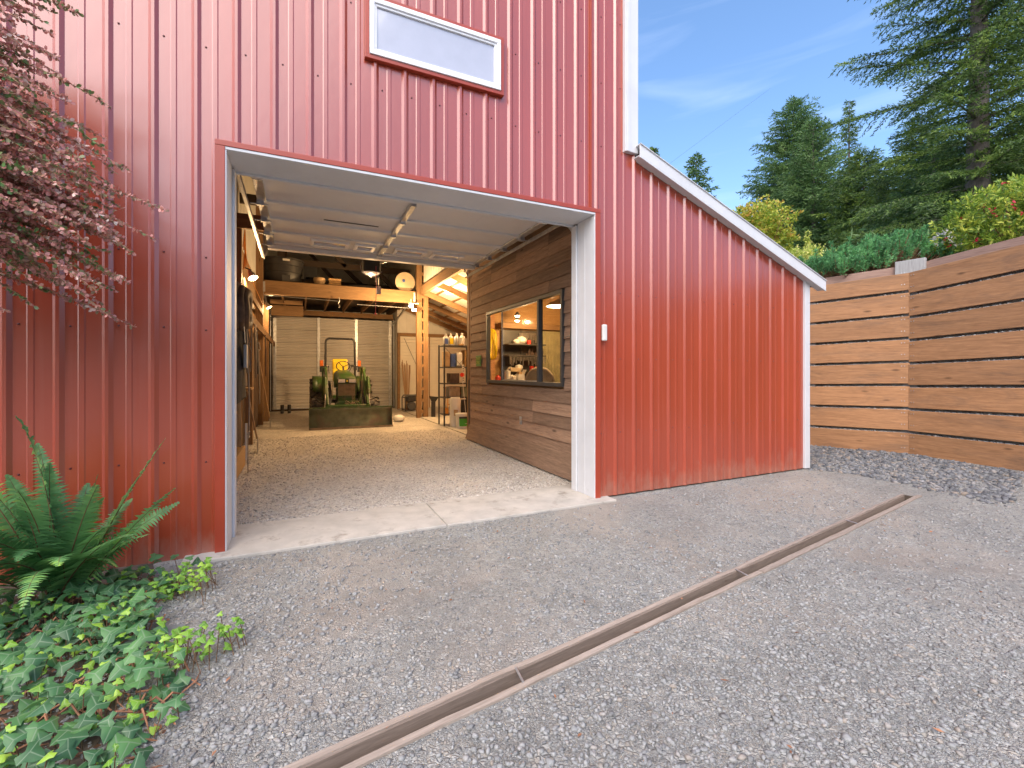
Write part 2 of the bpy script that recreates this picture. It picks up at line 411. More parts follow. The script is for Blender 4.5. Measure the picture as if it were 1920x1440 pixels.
def empty_part(name, parent, loc=(0, 0, 0)):
    o = bpy.data.objects.new(name, None); COL.objects.link(o); o.parent = parent; o.location = loc; return o
def struct(o): o['kind'] = 'structure'; return o
def lamp_light(parent, loc, power, size=.05, col=(1.0, .63, .29)):
    d = bpy.data.lights.new('bulb_light', 'POINT'); d.energy = power; d.shadow_soft_size = size; d.color = col
    o = bpy.data.objects.new('bulb_light', d); COL.objects.link(o); o.parent = parent; o.location = loc
    return o

# ---------------------------------------------------------------- ground, slab, hill
DA, DB = Vector((0.44, -2.42)), Vector((6.44, -1.445))     # drain ends
dd = (DB-DA).normalized(); dn = Vector((-dd.y, dd.x))
DW = .052
def drain_pt(t, s): q = DA+dd*t+dn*s; return (q.x, q.y)
DL = (DB-DA).length
g = MB()
ax = -3.5
c0, c1, c2, c3 = [drain_pt(ax, -DW), drain_pt(DL, -DW), drain_pt(DL, DW), drain_pt(ax, DW)]
B = 1500
V = [(-B, -B, 0), (B, -B, 0), (B, B, 0), (-B, B, 0)]+[(p[0], p[1], 0) for p in (c0, c1, c2, c3)]
g.add(V, [(0, 1, 5, 4), (1, 2, 6, 5), (2, 3, 7, 6), (3, 0, 4, 7)])
struct(g.build('ground', 'gravel'))
g = MB(); g.add([(-4.4, .55, .004), (3.5, .55, .004), (3.5, 16, .004), (-4.4, 16, .004)], [(0, 1, 2, 3)])
struct(g.build('barn_floor', 'gravel_inside'))
g = MB(); g.box(-.80, -.17, -.05, 1.255, .64, .022); g.box(1.262, -.17, -.05, 3.22, .64, .022)
struct(g.build('threshold_slab', 'concrete', bevel=.008))
g = MB(); g.box(3.45, 5.05, -.05, 6.85, 13.5, .03)
struct(g.build('lean_to_floor', 'concrete'))

wall_line = [(7.6, 60), (8.3, 20), (8.6, 8), (8.75, 3.2), (9.13, 1.34), (9.78, .03), (9.5, -1.5), (8.9, -4.0), (7.6, -8.0), (4, -16)]
def hill_h(d, x, y):
    return 3.02+.13*d+.10*math.sin(x*.9+y*.7)*min(1, d)+ .5*math.sin(x*.11-y*.17)*min(1, d/10)
ds = [.06, .5, 1, 2, 3.5, 6, 10, 16, 25, 40, 60, 90]
Vh = []
for i, (x, y) in enumerate(wall_line):
    for d in ds:
        X = x+d; Y = y+d*(.02*(y)+(0 if y > 0 else .01*y)); Vh.append((X, Y, hill_h(d, X, Y)))
nd = len(ds)
Fh = [(i*nd+j, (i+1)*nd+j, (i+1)*nd+j+1, i*nd+j+1) for i in range(len(wall_line)-1) for j in range(nd-1)]
g = MB(); g.add(Vh, Fh); struct(g.build('hillside', 'soil', smooth=True))

# scattered stones on the drive: a cover nobody could count
def stones(name, N, region, mat, smin, smax, seed, flat=.55):
    q = np.random.default_rng(seed)
    base = np.array([(-1, 0, 1.618), (1, 0, 1.618), (-1, 0, -1.618), (1, 0, -1.618), (0, 1.618, 1), (0, 1.618, -1), (0, -1.618, 1), (0, -1.618, -1),
                     (1.618, 1, 0), (-1.618, 1, 0), (1.618, -1, 0), (-1.618, -1, 0)])/1.9
    F0 = np.array([(0, 4, 1), (0, 9, 4), (9, 5, 4), (4, 5, 8), (4, 8, 1), (8, 10, 1), (8, 3, 10), (5, 3, 8), (5, 2, 3), (2, 7, 3), (7, 10, 3), (7, 6, 10), (7, 11, 6), (11, 0, 6),
                   (0, 1, 6), (6, 1, 10), (9, 0, 11), (9, 11, 2), (9, 2, 5), (7, 2, 11)])
    P = region(q, N); N = len(P)
    s = smin+(smax-smin)*q.random(N)**2.6
    V = base[None]*(1+.38*(q.random((N, 12, 1))-.5)*2)
    sc = np.stack([q.uniform(.7, 1.35, N), q.uniform(.55, 1, N), q.uniform(.35, .75, N)*flat/.55], 1)*s[:, None]/2
    V = V*sc[:, None, :]
    a = q.uniform(0, 6.28, N); ca, sa = np.cos(a), np.sin(a)
    tl = q.normal(0, .3, N)
    x, y, z = V[..., 0], V[..., 1], V[..., 2]
    y2 = y*np.cos(tl)[:, None]-z*np.sin(tl)[:, None]; z2 = y*np.sin(tl)[:, None]+z*np.cos(tl)[:, None]
    X = x*ca[:, None]-y2*sa[:, None]+P[:, 0:1]; Y = x*sa[:, None]+y2*ca[:, None]+P[:, 1:2]
    Z = z2+P[:, 2:3]+(sc[:, 2]*.35)[:, None]
    V = np.stack([X, Y, Z], -1).reshape(-1, 3)
    F = (F0[None]+12*np.arange(N)[:, None, None]).reshape(-1, 3)
    return npmesh(name, V, F, mat)
fx, fy = math.sin(YAW), math.cos(YAW)
def reg_near(q, N):
    d = 1.3+5.6*q.random(N)**1.15
    l = (q.random(N)*2-1)*1.2*d
    x = fx*d+fy*l; y = -4.2775+fy*d-fx*l
    s = (x-DA.x)*dn.x+(y-DA.y)*dn.y; t = (x-DA.x)*dd.x+(y-DA.y)*dd.y
    ok = ~((np.abs(s) < .115) & (t < DL+.1)) & ~((y > -.19) & (x < 3.25)) & (y < -.02-0*x) | ((x > 6.95) & (x < 9) & (y < 1))
    # thin the stones where the drive is packed and dusty
    dens = .5+.5*np.sin(x*1.7+.6*np.sin(y*2.1))*np.sin(y*1.3+x*.5)
    ok &= (q.random(N) < .12+1.1*dens)
    return np.stack([x, y, np.zeros(N)], 1)[ok]
o = stones('gravel_stones', 80000, reg_near, 'pebble', .007, .033, 3)
tag(o, 'loose blue grey crushed stones covering the gravel drive', 'gravel', kind='stuff')
def reg_in(q, N):
    x = q.uniform(-.9, 3.3, N); y = .66+6.2*q.random(N)**1.3; z = np.full(N, .003)
    return np.stack([x, y, z], 1)
o = stones('floor_stones', 30000, reg_in, 'pebble_tan', .008, .034, 8)
tag(o, 'loose grey beige gravel scattered over the barn floor', 'gravel', kind='stuff')
def reg_wall(q, N):
    t = q.random(N); i = q.integers(0, 3, N)
    A = np.array([(8.9, 2.2), (9.13, 1.34), (9.78, .03)]); Bp = np.array([(9.13, 1.34), (9.78, .03), (9.5, -1.5)])
    p = A[i]*(1-t)[:, None]+Bp[i]*t[:, None]
    w_ = q.random(N)**1.2*2.6
    return np.stack([p[:, 0]-.08-w_, p[:, 1]-.25*w_, np.zeros(N)], 1)
o = stones('river_stones', 6500, reg_wall, 'pebble_slate', .03, .085, 5)
tag(o, 'bigger dark grey stones lying along the foot of the timber wall', 'gravel', kind='stuff')

# ---------------------------------------------------------------- drain channel
t = thing('drain_channel', 'long timber edged drainage slot running diagonally across the gravel drive', 'drain', (DA.x, DA.y, 0), math.atan2(dd.y, dd.x))
def curb(s0, s1, x0, x1):
    k = MB(); n_ = 24; q = random.Random(int(s0*1000)+int(x0*10)); V = []; F = []
    for i in range(n_+1):
        x = x0+(x1-x0)*i/n_; j = q.uniform(-.004, .004); h = .011+q.uniform(-.003, .003)
        V += [(x, s0+j, -.09), (x, s1+j, -.09), (x, s1+j, h), (x, s0+j, h)]
    for i in range(n_):
        a = i*4; c = a+4
        F += [(a+k_, a+(k_+1) % 4, c+(k_+1) % 4, c+k_) for k_ in range(4)]
    F += [(3, 2, 1, 0), (n_*4, n_*4+1, n_*4+2, n_*4+3)]
    k.add(V, F); return k
far_c = curb(DW-.006, DW+.024, -3.4, 3.1); fc2 = curb(DW-.004, DW+.024, 3.104, DL+.02)
far_c.add(fc2.v, fc2.f); far_c.build('curb_board', 'curb_wood', t)
near_c = curb(-DW-.026, -DW+.006, -3.4, 2.6); nc2 = curb(-DW-.038, -DW+.006, 2.604, DL+.1)
near_c.add(nc2.v, nc2.f); near_c.build('curb_board', 'curb_wood', t)
for s_ in (-1, 1):
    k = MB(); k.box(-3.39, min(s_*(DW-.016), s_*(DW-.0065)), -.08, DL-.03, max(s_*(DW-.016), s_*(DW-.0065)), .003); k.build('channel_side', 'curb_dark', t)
k = MB(); k.box(-3.4, -DW-.02, -.085, DL, DW+.02, -.075); k.box(DL-.02, -DW-.01, -.08, DL+.02, DW+.01, .004); k.build('channel_bed', 'soil', t)
for x in (.50, 2.45, 4.4):
    k = MB(); k.tube([(x, -DW, .012), (x+.03, DW, .012)], .006, 8); k.build('tie_rod', 'galvanised', t)

# ---------------------------------------------------------------- barn
barn = thing('barn', 'red ribbed steel barn with white trimmed roll up doorway and sloping side lean-to', 'barn')
PITCH, PH = .2709, -1.82
RIB = .020
def ribbed(x0, x1, ztop, zbot, y=0.0, sgn=-1):
    """vertical strips of ribbed steel; ztop may be a function of x"""
    zt = ztop if callable(ztop) else (lambda x: ztop)
    k0 = math.floor((x0-PH)/PITCH)-1; prof = []
    for k in range(k0, k0+int((x1-x0)/PITCH)+4):
        a = PH+k*PITCH-.022
        prof += [(a, 0), (a+.022, RIB), (a+.042, RIB), (a+.066, 0), (a+.135, 0), (a+.143, .004), (a+.172, .004), (a+.180, 0)]
    pts = [p for p in prof if x0 < p[0] < x1]
    def yat(x):
        for (xa, ya), (xb, yb) in zip(prof, prof[1:]):
            if xa <= x <= xb: return ya+(yb-ya)*(x-xa)/(xb-xa)
        return 0
    pts = [(x0, yat(x0))]+pts+[(x1, yat(x1))]
    V = []; F = []
    for (x, d) in pts: V += [(x, y+sgn*d, zbot), (x, y+sgn*d, zt(x))]
    for i in range(len(pts)-1): F.append((2*i, 2*i+2, 2*i+3, 2*i+1))
    return V, F
ROOF_L = lambda x: 4.0-(x-3.59)*.367
PEAK = lambda x: 8.6-abs(x+.5)*.5
sid = MB()
for (a, b_, zt, zb) in ((-4.5, -.575, 6.6, .0), (-.575, 3.075, 6.6, 3.29), (3.075, 3.6, 6.6, .02)):
    V, F = ribbed(a, b_, zt, zb); sid.add(V, F)
V, F = ribbed(3.6, 6.79, lambda x: ROOF_L(x)-.04, .02); sid.add(V, F)
V, F = ribbed(-4.5, 3.6, lambda x: PEAK(x), 6.6); sid.add(V, F)
# screws, a row to each girt
def screw(x, z):
    sid.lathe([(.0075, 0), (.0075, -.004), (.003, -.007)], (x, 0.0, z), 'y', 6, 1)
k0 = int((-4.4-PH)/PITCH)
for k in range(k0, k0+44):
    x = PH+k*PITCH+.044+.03
    for z in (.75, 1.78, 2.36, 4.02, 4.75, 5.5):
        zj = z+rnd.uniform(-.012, .012)
        if -.6 < x < 3.08 and z < 3.3: continue
        if .5 < x < 1.9 and 4.2 < z < 4.9: continue
        if x > 3.55 and z > ROOF_L(x)-.1: continue
        if x > 3.1 and z == 1.78: zj = 1.60
        if x < 6.75: screw(x, zj)
sid.build('siding', ['red_steel', 'screw_dark'], barn)
# red jamb trim round the opening
k = MB()
k.box(-.60, -.036, .0, -.53, .0, 3.245); k.box(3.03, -.036, .0, 3.10, .0, 3.245)
k.box(-.60, -.036, 3.247, 3.10, .004, 3.292)
k.build('opening_trim', 'red_trim', barn, bevel=.003)
# overlap seam on the wall
k = MB(); k.box(2.975, -.028, 3.295, 2.99, -.004, 6.6); k.build('panel_seam', 'red_trim', barn)
# white jambs and soffit
k = MB()
k.box(-.535, -.030, .022, -.52, .30, 3.22); k.box(-.52, .30, .022, -.50, .42, 3.20)
k.build('door_jamb', 'white_metal', barn, bevel=.003)
k = MB()
k.box(3.02, -.030, .022, 3.035, .32, 3.22); k.box(3.0, .32, .022, 3.02, .42, 3.20); k.box(3.016, .16, .022, 3.021, .17, 3.22)
k.build('door_jamb', 'white_metal', barn, bevel=.003)
k = MB(); k.box(-.535, -.030, 3.222, 3.035, .40, 3.246)
k.box(-.52, .395, 3.20, 3.02, .42, 3.222)
k.build('soffit', 'white_metal', barn, bevel=.003)
# framing behind the header and the jambs (closes the front wall from inside)
k = MB()
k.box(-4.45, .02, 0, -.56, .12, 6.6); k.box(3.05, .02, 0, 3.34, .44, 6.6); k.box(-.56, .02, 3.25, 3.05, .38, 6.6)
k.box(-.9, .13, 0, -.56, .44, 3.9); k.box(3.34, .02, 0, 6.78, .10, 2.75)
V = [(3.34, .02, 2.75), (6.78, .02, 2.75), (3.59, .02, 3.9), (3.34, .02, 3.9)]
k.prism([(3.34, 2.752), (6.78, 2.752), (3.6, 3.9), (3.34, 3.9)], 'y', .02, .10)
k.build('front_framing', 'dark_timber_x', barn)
# white corner and rake trims
k = MB()
k.box(3.44, -.05, 4.02, 3.63, .14, 6.6)
k.build('corner_trim', 'white_metal', barn, bevel=.006)
k = MB(); k.box(3.452, -.062, 4.02, 3.50, -.051, 6.6); k.build('corner_trim', 'white_metal', barn, bevel=.004)
def rake(x0, x1, dz0, dz1, y0, y1):
    z = ROOF_L; q = MB()
    q.add([(x0, y0, z(x0)+dz0), (x1, y0, z(x1)+dz0), (x1, y1, z(x1)+dz0), (x0, y1, z(x0)+dz0),
           (x0, y0, z(x0)+dz1), (x1, y0, z(x1)+dz1), (x1, y1, z(x1)+dz1), (x0, y1, z(x0)+dz1)],
          [(0, 3, 2, 1), (4, 5, 6, 7), (0, 1, 5, 4), (1, 2, 6, 5), (2, 3, 7, 6), (3, 0, 4, 7)]); return q
q1 = rake(3.59, 7.12, -.035, .095, -.125, -.115); q2 = rake(3.59, 7.12, -.035, -.022, -.114, .0); q1.add(q2.v, q2.f)
q2 = rake(3.59, 7.12, .096, .106, -.14, .14); q1.add(q2.v, q2.f); q2 = rake(3.59, 7.12, -.055, -.036, -.127, -.105); q1.add(q2.v, q2.f)
q1.build('rake_trim', 'white_metal', barn, bevel=.003)
k = MB(); k.box(6.775, -.035, .02, 6.885, .09, 2.80); k.build('corner_trim', 'white_metal', barn, bevel=.004)
# lean-to roof and side, main side, main roof, left side, back
k = MB(); q2 = rake(3.60, 7.10, .03, .09, .0, 13.6); k.add(q2.v, q2.f); k.build('lean_to_roof', 'dark_roof', barn)
k = MB(); k.box(6.80, .10, 0, 6.87, 13.5, 2.78); k.build('side_wall', 'red_steel', barn)
k = MB(); k.box(3.56, .14, 4.12, 3.60, 16.05, 6.55)
for i in range(58): k.box(3.552, .3+i*.27, 4.12, 3.558, .36+i*.27, 6.55)
k.build('side_wall', 'liner', barn)
k = MB(); k.box(-4.5, .14, 0, -4.44, 16.1, 6.6); k.build('side_wall', 'liner', barn)
k = MB()
k.add([(-.5, -.15, 8.66), (3.95, -.15, 6.44), (3.95, 16.2, 6.44), (-.5, 16.2, 8.66), (-.5, -.15, 8.74), (3.95, -.15, 6.52), (3.95, 16.2, 6.52), (-.5, 16.2, 8.74)],
      [(0, 3, 2, 1), (4, 5, 6, 7), (0, 1, 5, 4), (1, 2, 6, 5), (2, 3, 7, 6), (3, 0, 4, 7)])
k.add([(-.5, -.15, 8.66), (-4.95, -.15, 6.44), (-4.95, 16.2, 6.44), (-.5, 16.2, 8.66), (-.5, -.15, 8.74), (-4.95, -.15, 6.52), (-4.95, 16.2, 6.52), (-.5, 16.2, 8.74)],
      [(0, 1, 2, 3), (7, 6, 5, 4), (0, 4, 5, 1), (1, 5, 6, 2), (2, 6, 7, 3), (3, 7, 4, 0)])
k.build('roof', 'dark_roof', barn)
k = MB(); k.box(-4.44, 16.0, 0, 3.56, 16.05, 6.6); k.prism([(-4.44, 6.6), (3.56, 6.6), (-.5, 8.6)], 'y', 16.0, 16.05)
for i in range(28): k.box(-4.3+i*.28, 15.985, 3.6, -4.24+i*.28, 15.998, 6.6)
k.build('back_wall', 'liner', barn)
k = MB(); k.box(3.50, 13.67, 0, 3.56, 16.05, 4.12); k.build('side_wall', 'liner', barn)
# upper window
wf = empty_part('upper_window', barn)
def frame_y(x0, x1, z0, z1, y0, y1, w_, mb):
    mb.box(x0, y0, z0, x1, y1, z0+w_); mb.box(x0, y0, z1-w_, x1, y1, z1)
    mb.box(x0, y0, z0+w_, x0+w_, y1, z1-w_); mb.box(x1-w_, y0, z0+w_, x1, y1, z1-w_)
k = MB(); frame_y(.575, 1.855, 4.30, 4.81, -.062, 0, .042, k); frame_y(.617, 1.813, 4.342, 4.768, -.048, 0, .022, k)
k.build('window_frame', 'white_vinyl', wf, bevel=.004)
k = MB(); k.box(.60, -.03, 4.33, 1.83, -.022, 4.79); k.build('pane', 'blind', wf)
k = MB(); k.box(.535, -.05, 4.262, 1.895, 0, 4.298); k.box(.535, -.045, 4.299, .572, 0, 4.85); k.box(1.858, -.045, 4.299, 1.895, 0, 4.85); k.box(.572, -.045, 4.812, 1.858, 0, 4.85)
k.build('window_trim', 'red_trim', wf, bevel=.003)
# open sectional garage door under the loft
gd = empty_part('garage_door', barn)
ys = [1.04, 1.77, 2.41, 3.04, 3.64, 3.93]
X0, X1, ZD = -.44, 3.02, 3.46
for i in range(5):
    k = MB(); y0, y1 = ys[i], ys[i+1]; k.box(X0, y0+.002, ZD, X1, y1-.002, ZD+.045)
    k.box(X0, y0+.004, ZD-.028, X1, y0+.036, ZD-.0005)
    if i < 4: k.box(X0, y1-.036, ZD-.028, X1, y1-.004, ZD-.0005)
    if i < 4:
        for x in (.25, 2.15): k.box(x, y0+.05, ZD-.003, x+.004, y1-.05, ZD-.0005)
    k.build('door_section', 'door_white', gd, bevel=.002)
k = MB(); k.box(X0, 3.80, ZD-.07, X1, 3.93, ZD-.003); k.build('bottom_rail', 'door_white', gd, bevel=.004)
for xx, w_, h_ in ((X0+.01, .09, .03), (1.205, .06, .055), (X1-.10, .09, .03)):
    for i in range(4):
        k = MB(); k.box(xx, ys[i]+.045, ZD-h_, xx+w_, ys[i+1]-.045, ZD-.001); k.build('stile', 'galvanised', gd, bevel=.002)
for i, y in enumerate(ys[1:5]):
    for xx in (X0, 1.2, X1-.07):
        k = MB(); k.box(xx, y-.05, ZD-.080, xx+.07, y-.01, ZD-.03); k.tube([(xx-.005, y, ZD-.055), (xx+.075, y, ZD-.055)], .012, 8); k.box(xx, y+.01, ZD-.065, xx+.07, y+.05, ZD-.03)
        k.build('hinge', 'galvanised', gd)
    for xa, xb in ((X0-.07, X0+.12), (X1-.12, X1+.08)):
        k = MB(); k.tube([(xa, y, ZD-.055), (xb, y, ZD-.055)], .008, 6); k.build('roller_axle', 'galvanised', gd)
for x0_, x1_ in ((.16, .72), (.80, 1.12), (1.42, 1.95), (2.05, 2.60)):
    k = MB(); y0_, y1_ = 3.20, 3.52
    for a in ((x0_, y0_, x1_, y0_+.05), (x0_, y1_-.05, x1_, y1_), (x0_, y0_+.05, x0_+.05, y1_-.05), (x1_-.05, y0_+.05, x1_, y1_-.05)):
        k.box(a[0], a[1], ZD-.035, a[2], a[3], ZD-.001)
    k.build('window_frame', 'white_vinyl', gd, bevel=.004)
    k = MB(); k.box(x0_+.05, 3.25, ZD-.012, x1_-.05, 3.47, ZD-.004); k.build('pane', 'blind', gd)
k = MB(); k.box(.30, 2.20, ZD-.006, 1.0, 2.23, ZD-.0008); k.build('warning_strip', 'dark_metal', gd)
for x in (X0-.09, X1+.10):
    k = MB()
    s_ = -1 if x < 0 else 1
    arc = [(x, .50, .03), (x, .50, 2.9)]+[(x, .50+.42*(1-math.cos(a)), 2.98+.42*math.sin(a)) for a in [i*math.pi/14 for i in range(1, 8)]]+[(x, 4.55, 3.40)]
    for p, q in zip(arc, arc[1:]):
        k.beam(p, q, .012, .055)
    for p, q in zip(arc, arc[1:]): k.beam((p[0]+.02*s_, p[1], p[2]), (q[0]+.02*s_, q[1], q[2]), .03, .01)
    k.beam((x, 4.5, 3.40), (x-.05*s_, 4.75, 3.7), .03, .006)
    k.beam((x, 4.5, 3.42), (x, 4.5, 4.2), .03, .006)
    k.build('track', 'galvanised', gd)

# rear sectional door of corrugated aluminium
rd = empty_part('rear_door', barn)
k = MB(); YR = 14.3
zs = .12
n_ = 28
V = []; F = []
zz = zs
P_ = []
for i in range(n_):
    h = 3.36/n_
    P_ += [(0, zz), (.0, zz+h*.35), (-.018, zz+h*.5), (-.018, zz+h*.85)]; zz += h
for (dy, z) in P_: V += [(-.86, YR+dy, z), (3.40, YR+dy, z)]
for i in range(len(P_)-1): F.append((2*i, 2*i+1, 2*i+3, 2*i+2))
k.add(V, F); k.build('door_curtain', 'door_alu', rd)
k = MB()
for i in range(1, 7): k.box(-.86, YR-.022, zs+i*.48-.012, 3.40, YR-.019, zs+i*.48)
k.build('section_joint', 'dark_metal', rd)
k = MB()
for x in (-.78, .68, 2.02, 3.30): k.box(x-.05, YR-.06, zs, x+.05, YR-.023, 3.48)
k.build('stile', 'galvanised', rd)
k = MB(); k.box(-.86, YR-.05, zs-.04, 3.40, YR, zs); k.build('bottom_rail', 'galvanised', rd)
for x0_, x in ((-.93, -.92), (3.43, 3.38)):
    k = MB(); k.box(x0_, YR-.12, .05, x0_+.03, YR-.02, 3.5); k.beam((x, YR-.10, 3.30), (x, 11.0, 3.78), .04, .05); k.build('track', 'galvanised', rd)
k = MB(); k.box(-1.0, YR+.03, 0, -.87, YR+.1, 3.55); k.box(3.42, YR+.03, 0, 3.54, YR+.1, 3.55)
k.box(-1.0, YR+.03, -.02, 3.5, YR+.05, .11)
k.build('door_casing', 'dark_timber_x', rd)

# loft: front beam, joists, deck, posts
lf = empty_part('loft', barn)
k = MB(); k.box(-.86, 9.86, 3.58, 3.30, 9.95, 3.96); k.build('loft_beam', 'timber_x', lf, bevel=.006)
k = MB(); k.box(-.86, YR-.1, 3.54, 3.42, YR+.0, 3.72); k.build('rear_header', 'timber_x', lf)
for i in range(6):
    x = -.45+i*.66
    k = MB(); k.box(x-.02, 9.97, 3.70, x+.02, YR-.12, 3.93); k.build('joist', 'timber_floor_y', lf)
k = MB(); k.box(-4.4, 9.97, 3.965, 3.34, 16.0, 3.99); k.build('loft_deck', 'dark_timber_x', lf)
k = MB(); k.box(-.84, 13.0, 3.35, .15, 13.04, 3.70); k.build('loft_board', 'timber_x', lf)
k = MB(); k.box(-.84, 12.4, 3.66, .12, 12.44, 3.80); k.build('loft_board', 'timber_x', lf)
for x in (-.88, 3.24):
    k = MB(); k.box(x, 9.845, 3.64, x+.05, 9.86, 3.92); k.build('beam_hanger', 'galvanised', lf)
def laced_post(x0, x1, y, z1, step, ph=0.0, gap=.12, depth=.14, name='laced_post'):
    p = empty_part(name, barn)
    k = MB(); w_ = (x1-x0-gap)/2
    k.box(x0, y-depth/2, 0, x0+w_, y+depth/2, z1); k.build('post_board', 'timber_z', p, bevel=.004)
    k = MB(); k.box(x1-w_, y-depth/2, 0, x1, y+depth/2, z1); k.build('post_board', 'timber_z', p, bevel=.004)
    z = ph
    while z < z1:
        k = MB(); k.box(x0+w_+.001, y-depth/2+.004, z, x1-w_-.001, y+depth/2-.004, z+.09); z += step; k.build('blocking', 'timber_z', p)
    return p
laced_post(3.34, 3.70, 9.9, 6.4, .36, .15, gap=.05, depth=.16)
laced_post(3.50, 3.70, 5.55, 6.3, .40, .20, gap=.07, depth=.14)
k = MB(); k.box(-1.06, 9.80, 0, -.88, 9.98, 6.5); k.build('post', 'timber_z', barn, bevel=.004)
k = MB(); k.box(-.97, 6.06, 0, -.83, 6.22, 2.5); k.build('post', 'timber_z', barn, bevel=.004)
k = MB(); k.box(-.93, 10.70, 0, -.79, 10.85, 3.4); k.build('post', 'timber_z', barn, bevel=.004)
k = MB(); k.box(-.95, 4.5, 0, -.86, 4.60, 3.9); k.build('post', 'timber_z', barn, bevel=.004)
k = MB(); k.beam((-.79, .9, 2.43), (-.79, 14.1, 2.43), .05, .15); k.build('wall_rail', 'timber_floor_y', barn, bevel=.004)
k = MB(); k.beam((-.9, 5.0, 3.05), (-.9, 9.7, 3.05), .05, .14); k.build('wall_rail', 'timber_floor_y', barn, bevel=.004)
# stall partition of upright planks
k = MB(); q = random.Random(3); y = .5
while y < 14.2:
    w_ = q.uniform(.12, .2); k.box(-1.03, y, .0, -1.0+q.uniform(-.008, .008), y+w_-.008, 2.4+q.uniform(-.03, .06)); y += w_
k.build('stall_partition', 'stall_wood', barn)
k = MB(); k.box(-1.09, .46, 2.3, -1.04, 5.9, 4.4); k.build('upper_panel', 'red_board', barn)
k = MB(); k.box(-1.09, 5.9, 2.3, -1.05, 16, 3.96); k.build('upper_panel', 'timber_x', barn)
k = MB(); k.box(-1.12, 5.9, 3.97, -1.06, 16, 6.6)
for i in range(36): k.box(-1.058, 6.0+i*.27, 3.97, -1.05, 6.06+i*.27, 6.6)
k.build('upper_liner', 'liner', barn)
# main roof trusses
for y in (6.2, 11.6, 14.9):
    k = MB()
    k.beam((-4.4, y, 4.9), (3.5, y, 4.9), .06, .2); k.beam((-4.4, y, 6.3), (-.5, y, 8.2), .06, .2); k.beam((3.5, y, 6.3), (-.5, y, 8.2), .06, .2)
    k.beam((-.5, y, 4.9), (-.5, y, 8.2), .2, .06); k.beam((-2.4, y, 4.9), (-.5, y, 7.0), .06, .12); k.beam((1.4, y, 4.9), (-.5, y, 7.0), .06, .12)
    k.beam((3.3, y, 4.0), (1.6, y, 5.6), .06, .14)
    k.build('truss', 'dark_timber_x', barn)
k = MB(); k.beam((-1.0, 4.45, 3.95), (3.5, 4.45, 3.95), .05, .24); k.build('tie_beam', 'timber_x', barn)

# lean-to rafters, purlins, back wall
k = MB()
for i, y in enumerate((5.6, 6.9, 8.2, 9.7, 11.0, 12.2, 13.2)):
    k = MB(); k.beam((3.56, y, ROOF_L(3.56)-.10), (6.8, y, ROOF_L(6.8)-.10), .05, .17); k.build('rafter', 'timber_x', barn)
k = MB()
for i in range(6): x = 3.9+i*.52; k.box(x, 5.0, ROOF_L(x)-.02, x+.09, 13.5, ROOF_L(x)+.02)
k.build('purlin', 'timber_floor_y', barn)
k = MB(); q2 = rake(3.60, 6.85, .012, .022, 4.9, 13.5); k.add(q2.v, q2.f); k.build('roof_lining', 'liner', barn)
k = MB(); k.beam((3.50, 5.0, 3.98), (3.50, 16, 3.98), .1, .26); k.build('plate_beam', 'timber_floor_y', barn)
k = MB(); k.box(3.47, 13.6, 0, 6.85, 13.66, 4.3)
for i in range(13): k.box(3.55+i*.26, 13.585, 2.9, 3.60+i*.26, 13.598, 4.2)
k.build('back_wall', 'liner', barn)
k = MB()
for i in range(22): k.box(3.55, 13.50+(0.006 if i % 2 else 0), .05+i*.127, 6.8, 13.55, .05+i*.127+.118)
k.build('back_wall', 'liner_white', barn)
k = MB(); k.box(3.44, 13.40, 0, 3.54, 13.49, 2.93); k.box(3.44, 13.39, 2.83, 6.8, 13.49, 2.95); k.box(4.68, 13.47, 0, 4.72, 13.498, 2.83)
k.build('door_frame', 'timber_x', barn)
k = MB(); k.beam((3.7, 13.46, 2.75), (4.55, 13.46, .9), .012, .012); k.build('door_brace', 'dark_metal', barn)

# workshop room: lapped board wall with a big window
ws = empty_part('workshop_wall', barn)
k = MB(); q = random.Random(11)
z = .30; XW = 3.35
WIN = (1.12, 3.94, 1.24, 2.60)
while z < 4.25:
    h = .178; y = .46
    while y < 4.88:
        Lb = q.choice([1.1, 1.6, 2.2, 2.8]); y2 = min(4.88, y+Lb)
        if 4.88-y2 < .3: y2 = 4.88
        segs = [(y, y2)]
        if z+h > WIN[2] and z < WIN[3]:
            segs = []
            if y < WIN[0]: segs.append((y, min(y2, WIN[0])))
            if y2 > WIN[1]: segs.append((max(y, WIN[1]), y2))
        for a, b_ in segs:
            za, zb = z, z+h+.012
            if z+h > WIN[2] and z < WIN[3]: pass
            g_ = .0015
            k.add([(XW-.030, a+g_, za), (XW-.008, a+g_, zb), (XW+.02, a+g_, zb), (XW+.02, a+g_, za), (XW-.030, b_-g_, za), (XW-.008, b_-g_, zb), (XW+.02, b_-g_, zb), (XW+.02, b_-g_, za)],
                  [(0, 1, 2, 3), (7, 6, 5, 4), (0, 4, 5, 1), (1, 5, 6, 2), (2, 6, 7, 3), (3, 7, 4, 0)])
        y = y2
    z += h
k.build('lap_boards', 'siding_wood', ws)
k = MB(); k.add([(3.20, .60, .03), (XW-.03, .60, .33), (XW+.0, .60, .33), (3.235, .60, .03), (3.22, 4.95, .03), (XW-.03, 4.95, .33), (XW+.0, 4.95, .33), (3.25, 4.95, .03)],
      [(0, 1, 2, 3), (7, 6, 5, 4), (0, 4, 5, 1), (1, 5, 6, 2), (2, 6, 7, 3), (3, 7, 4, 0)])
k.build('skirt_board', 'siding_wood', ws, bevel=.004)
k = MB(); k.box(XW-.02, 4.885, .0, XW+.10, 4.97, 4.2); k.build('corner_board', 'siding_wood', ws, bevel=.004)
ww = empty_part('workshop_window', barn)
k = MB(); ya, yb, za, zb = WIN
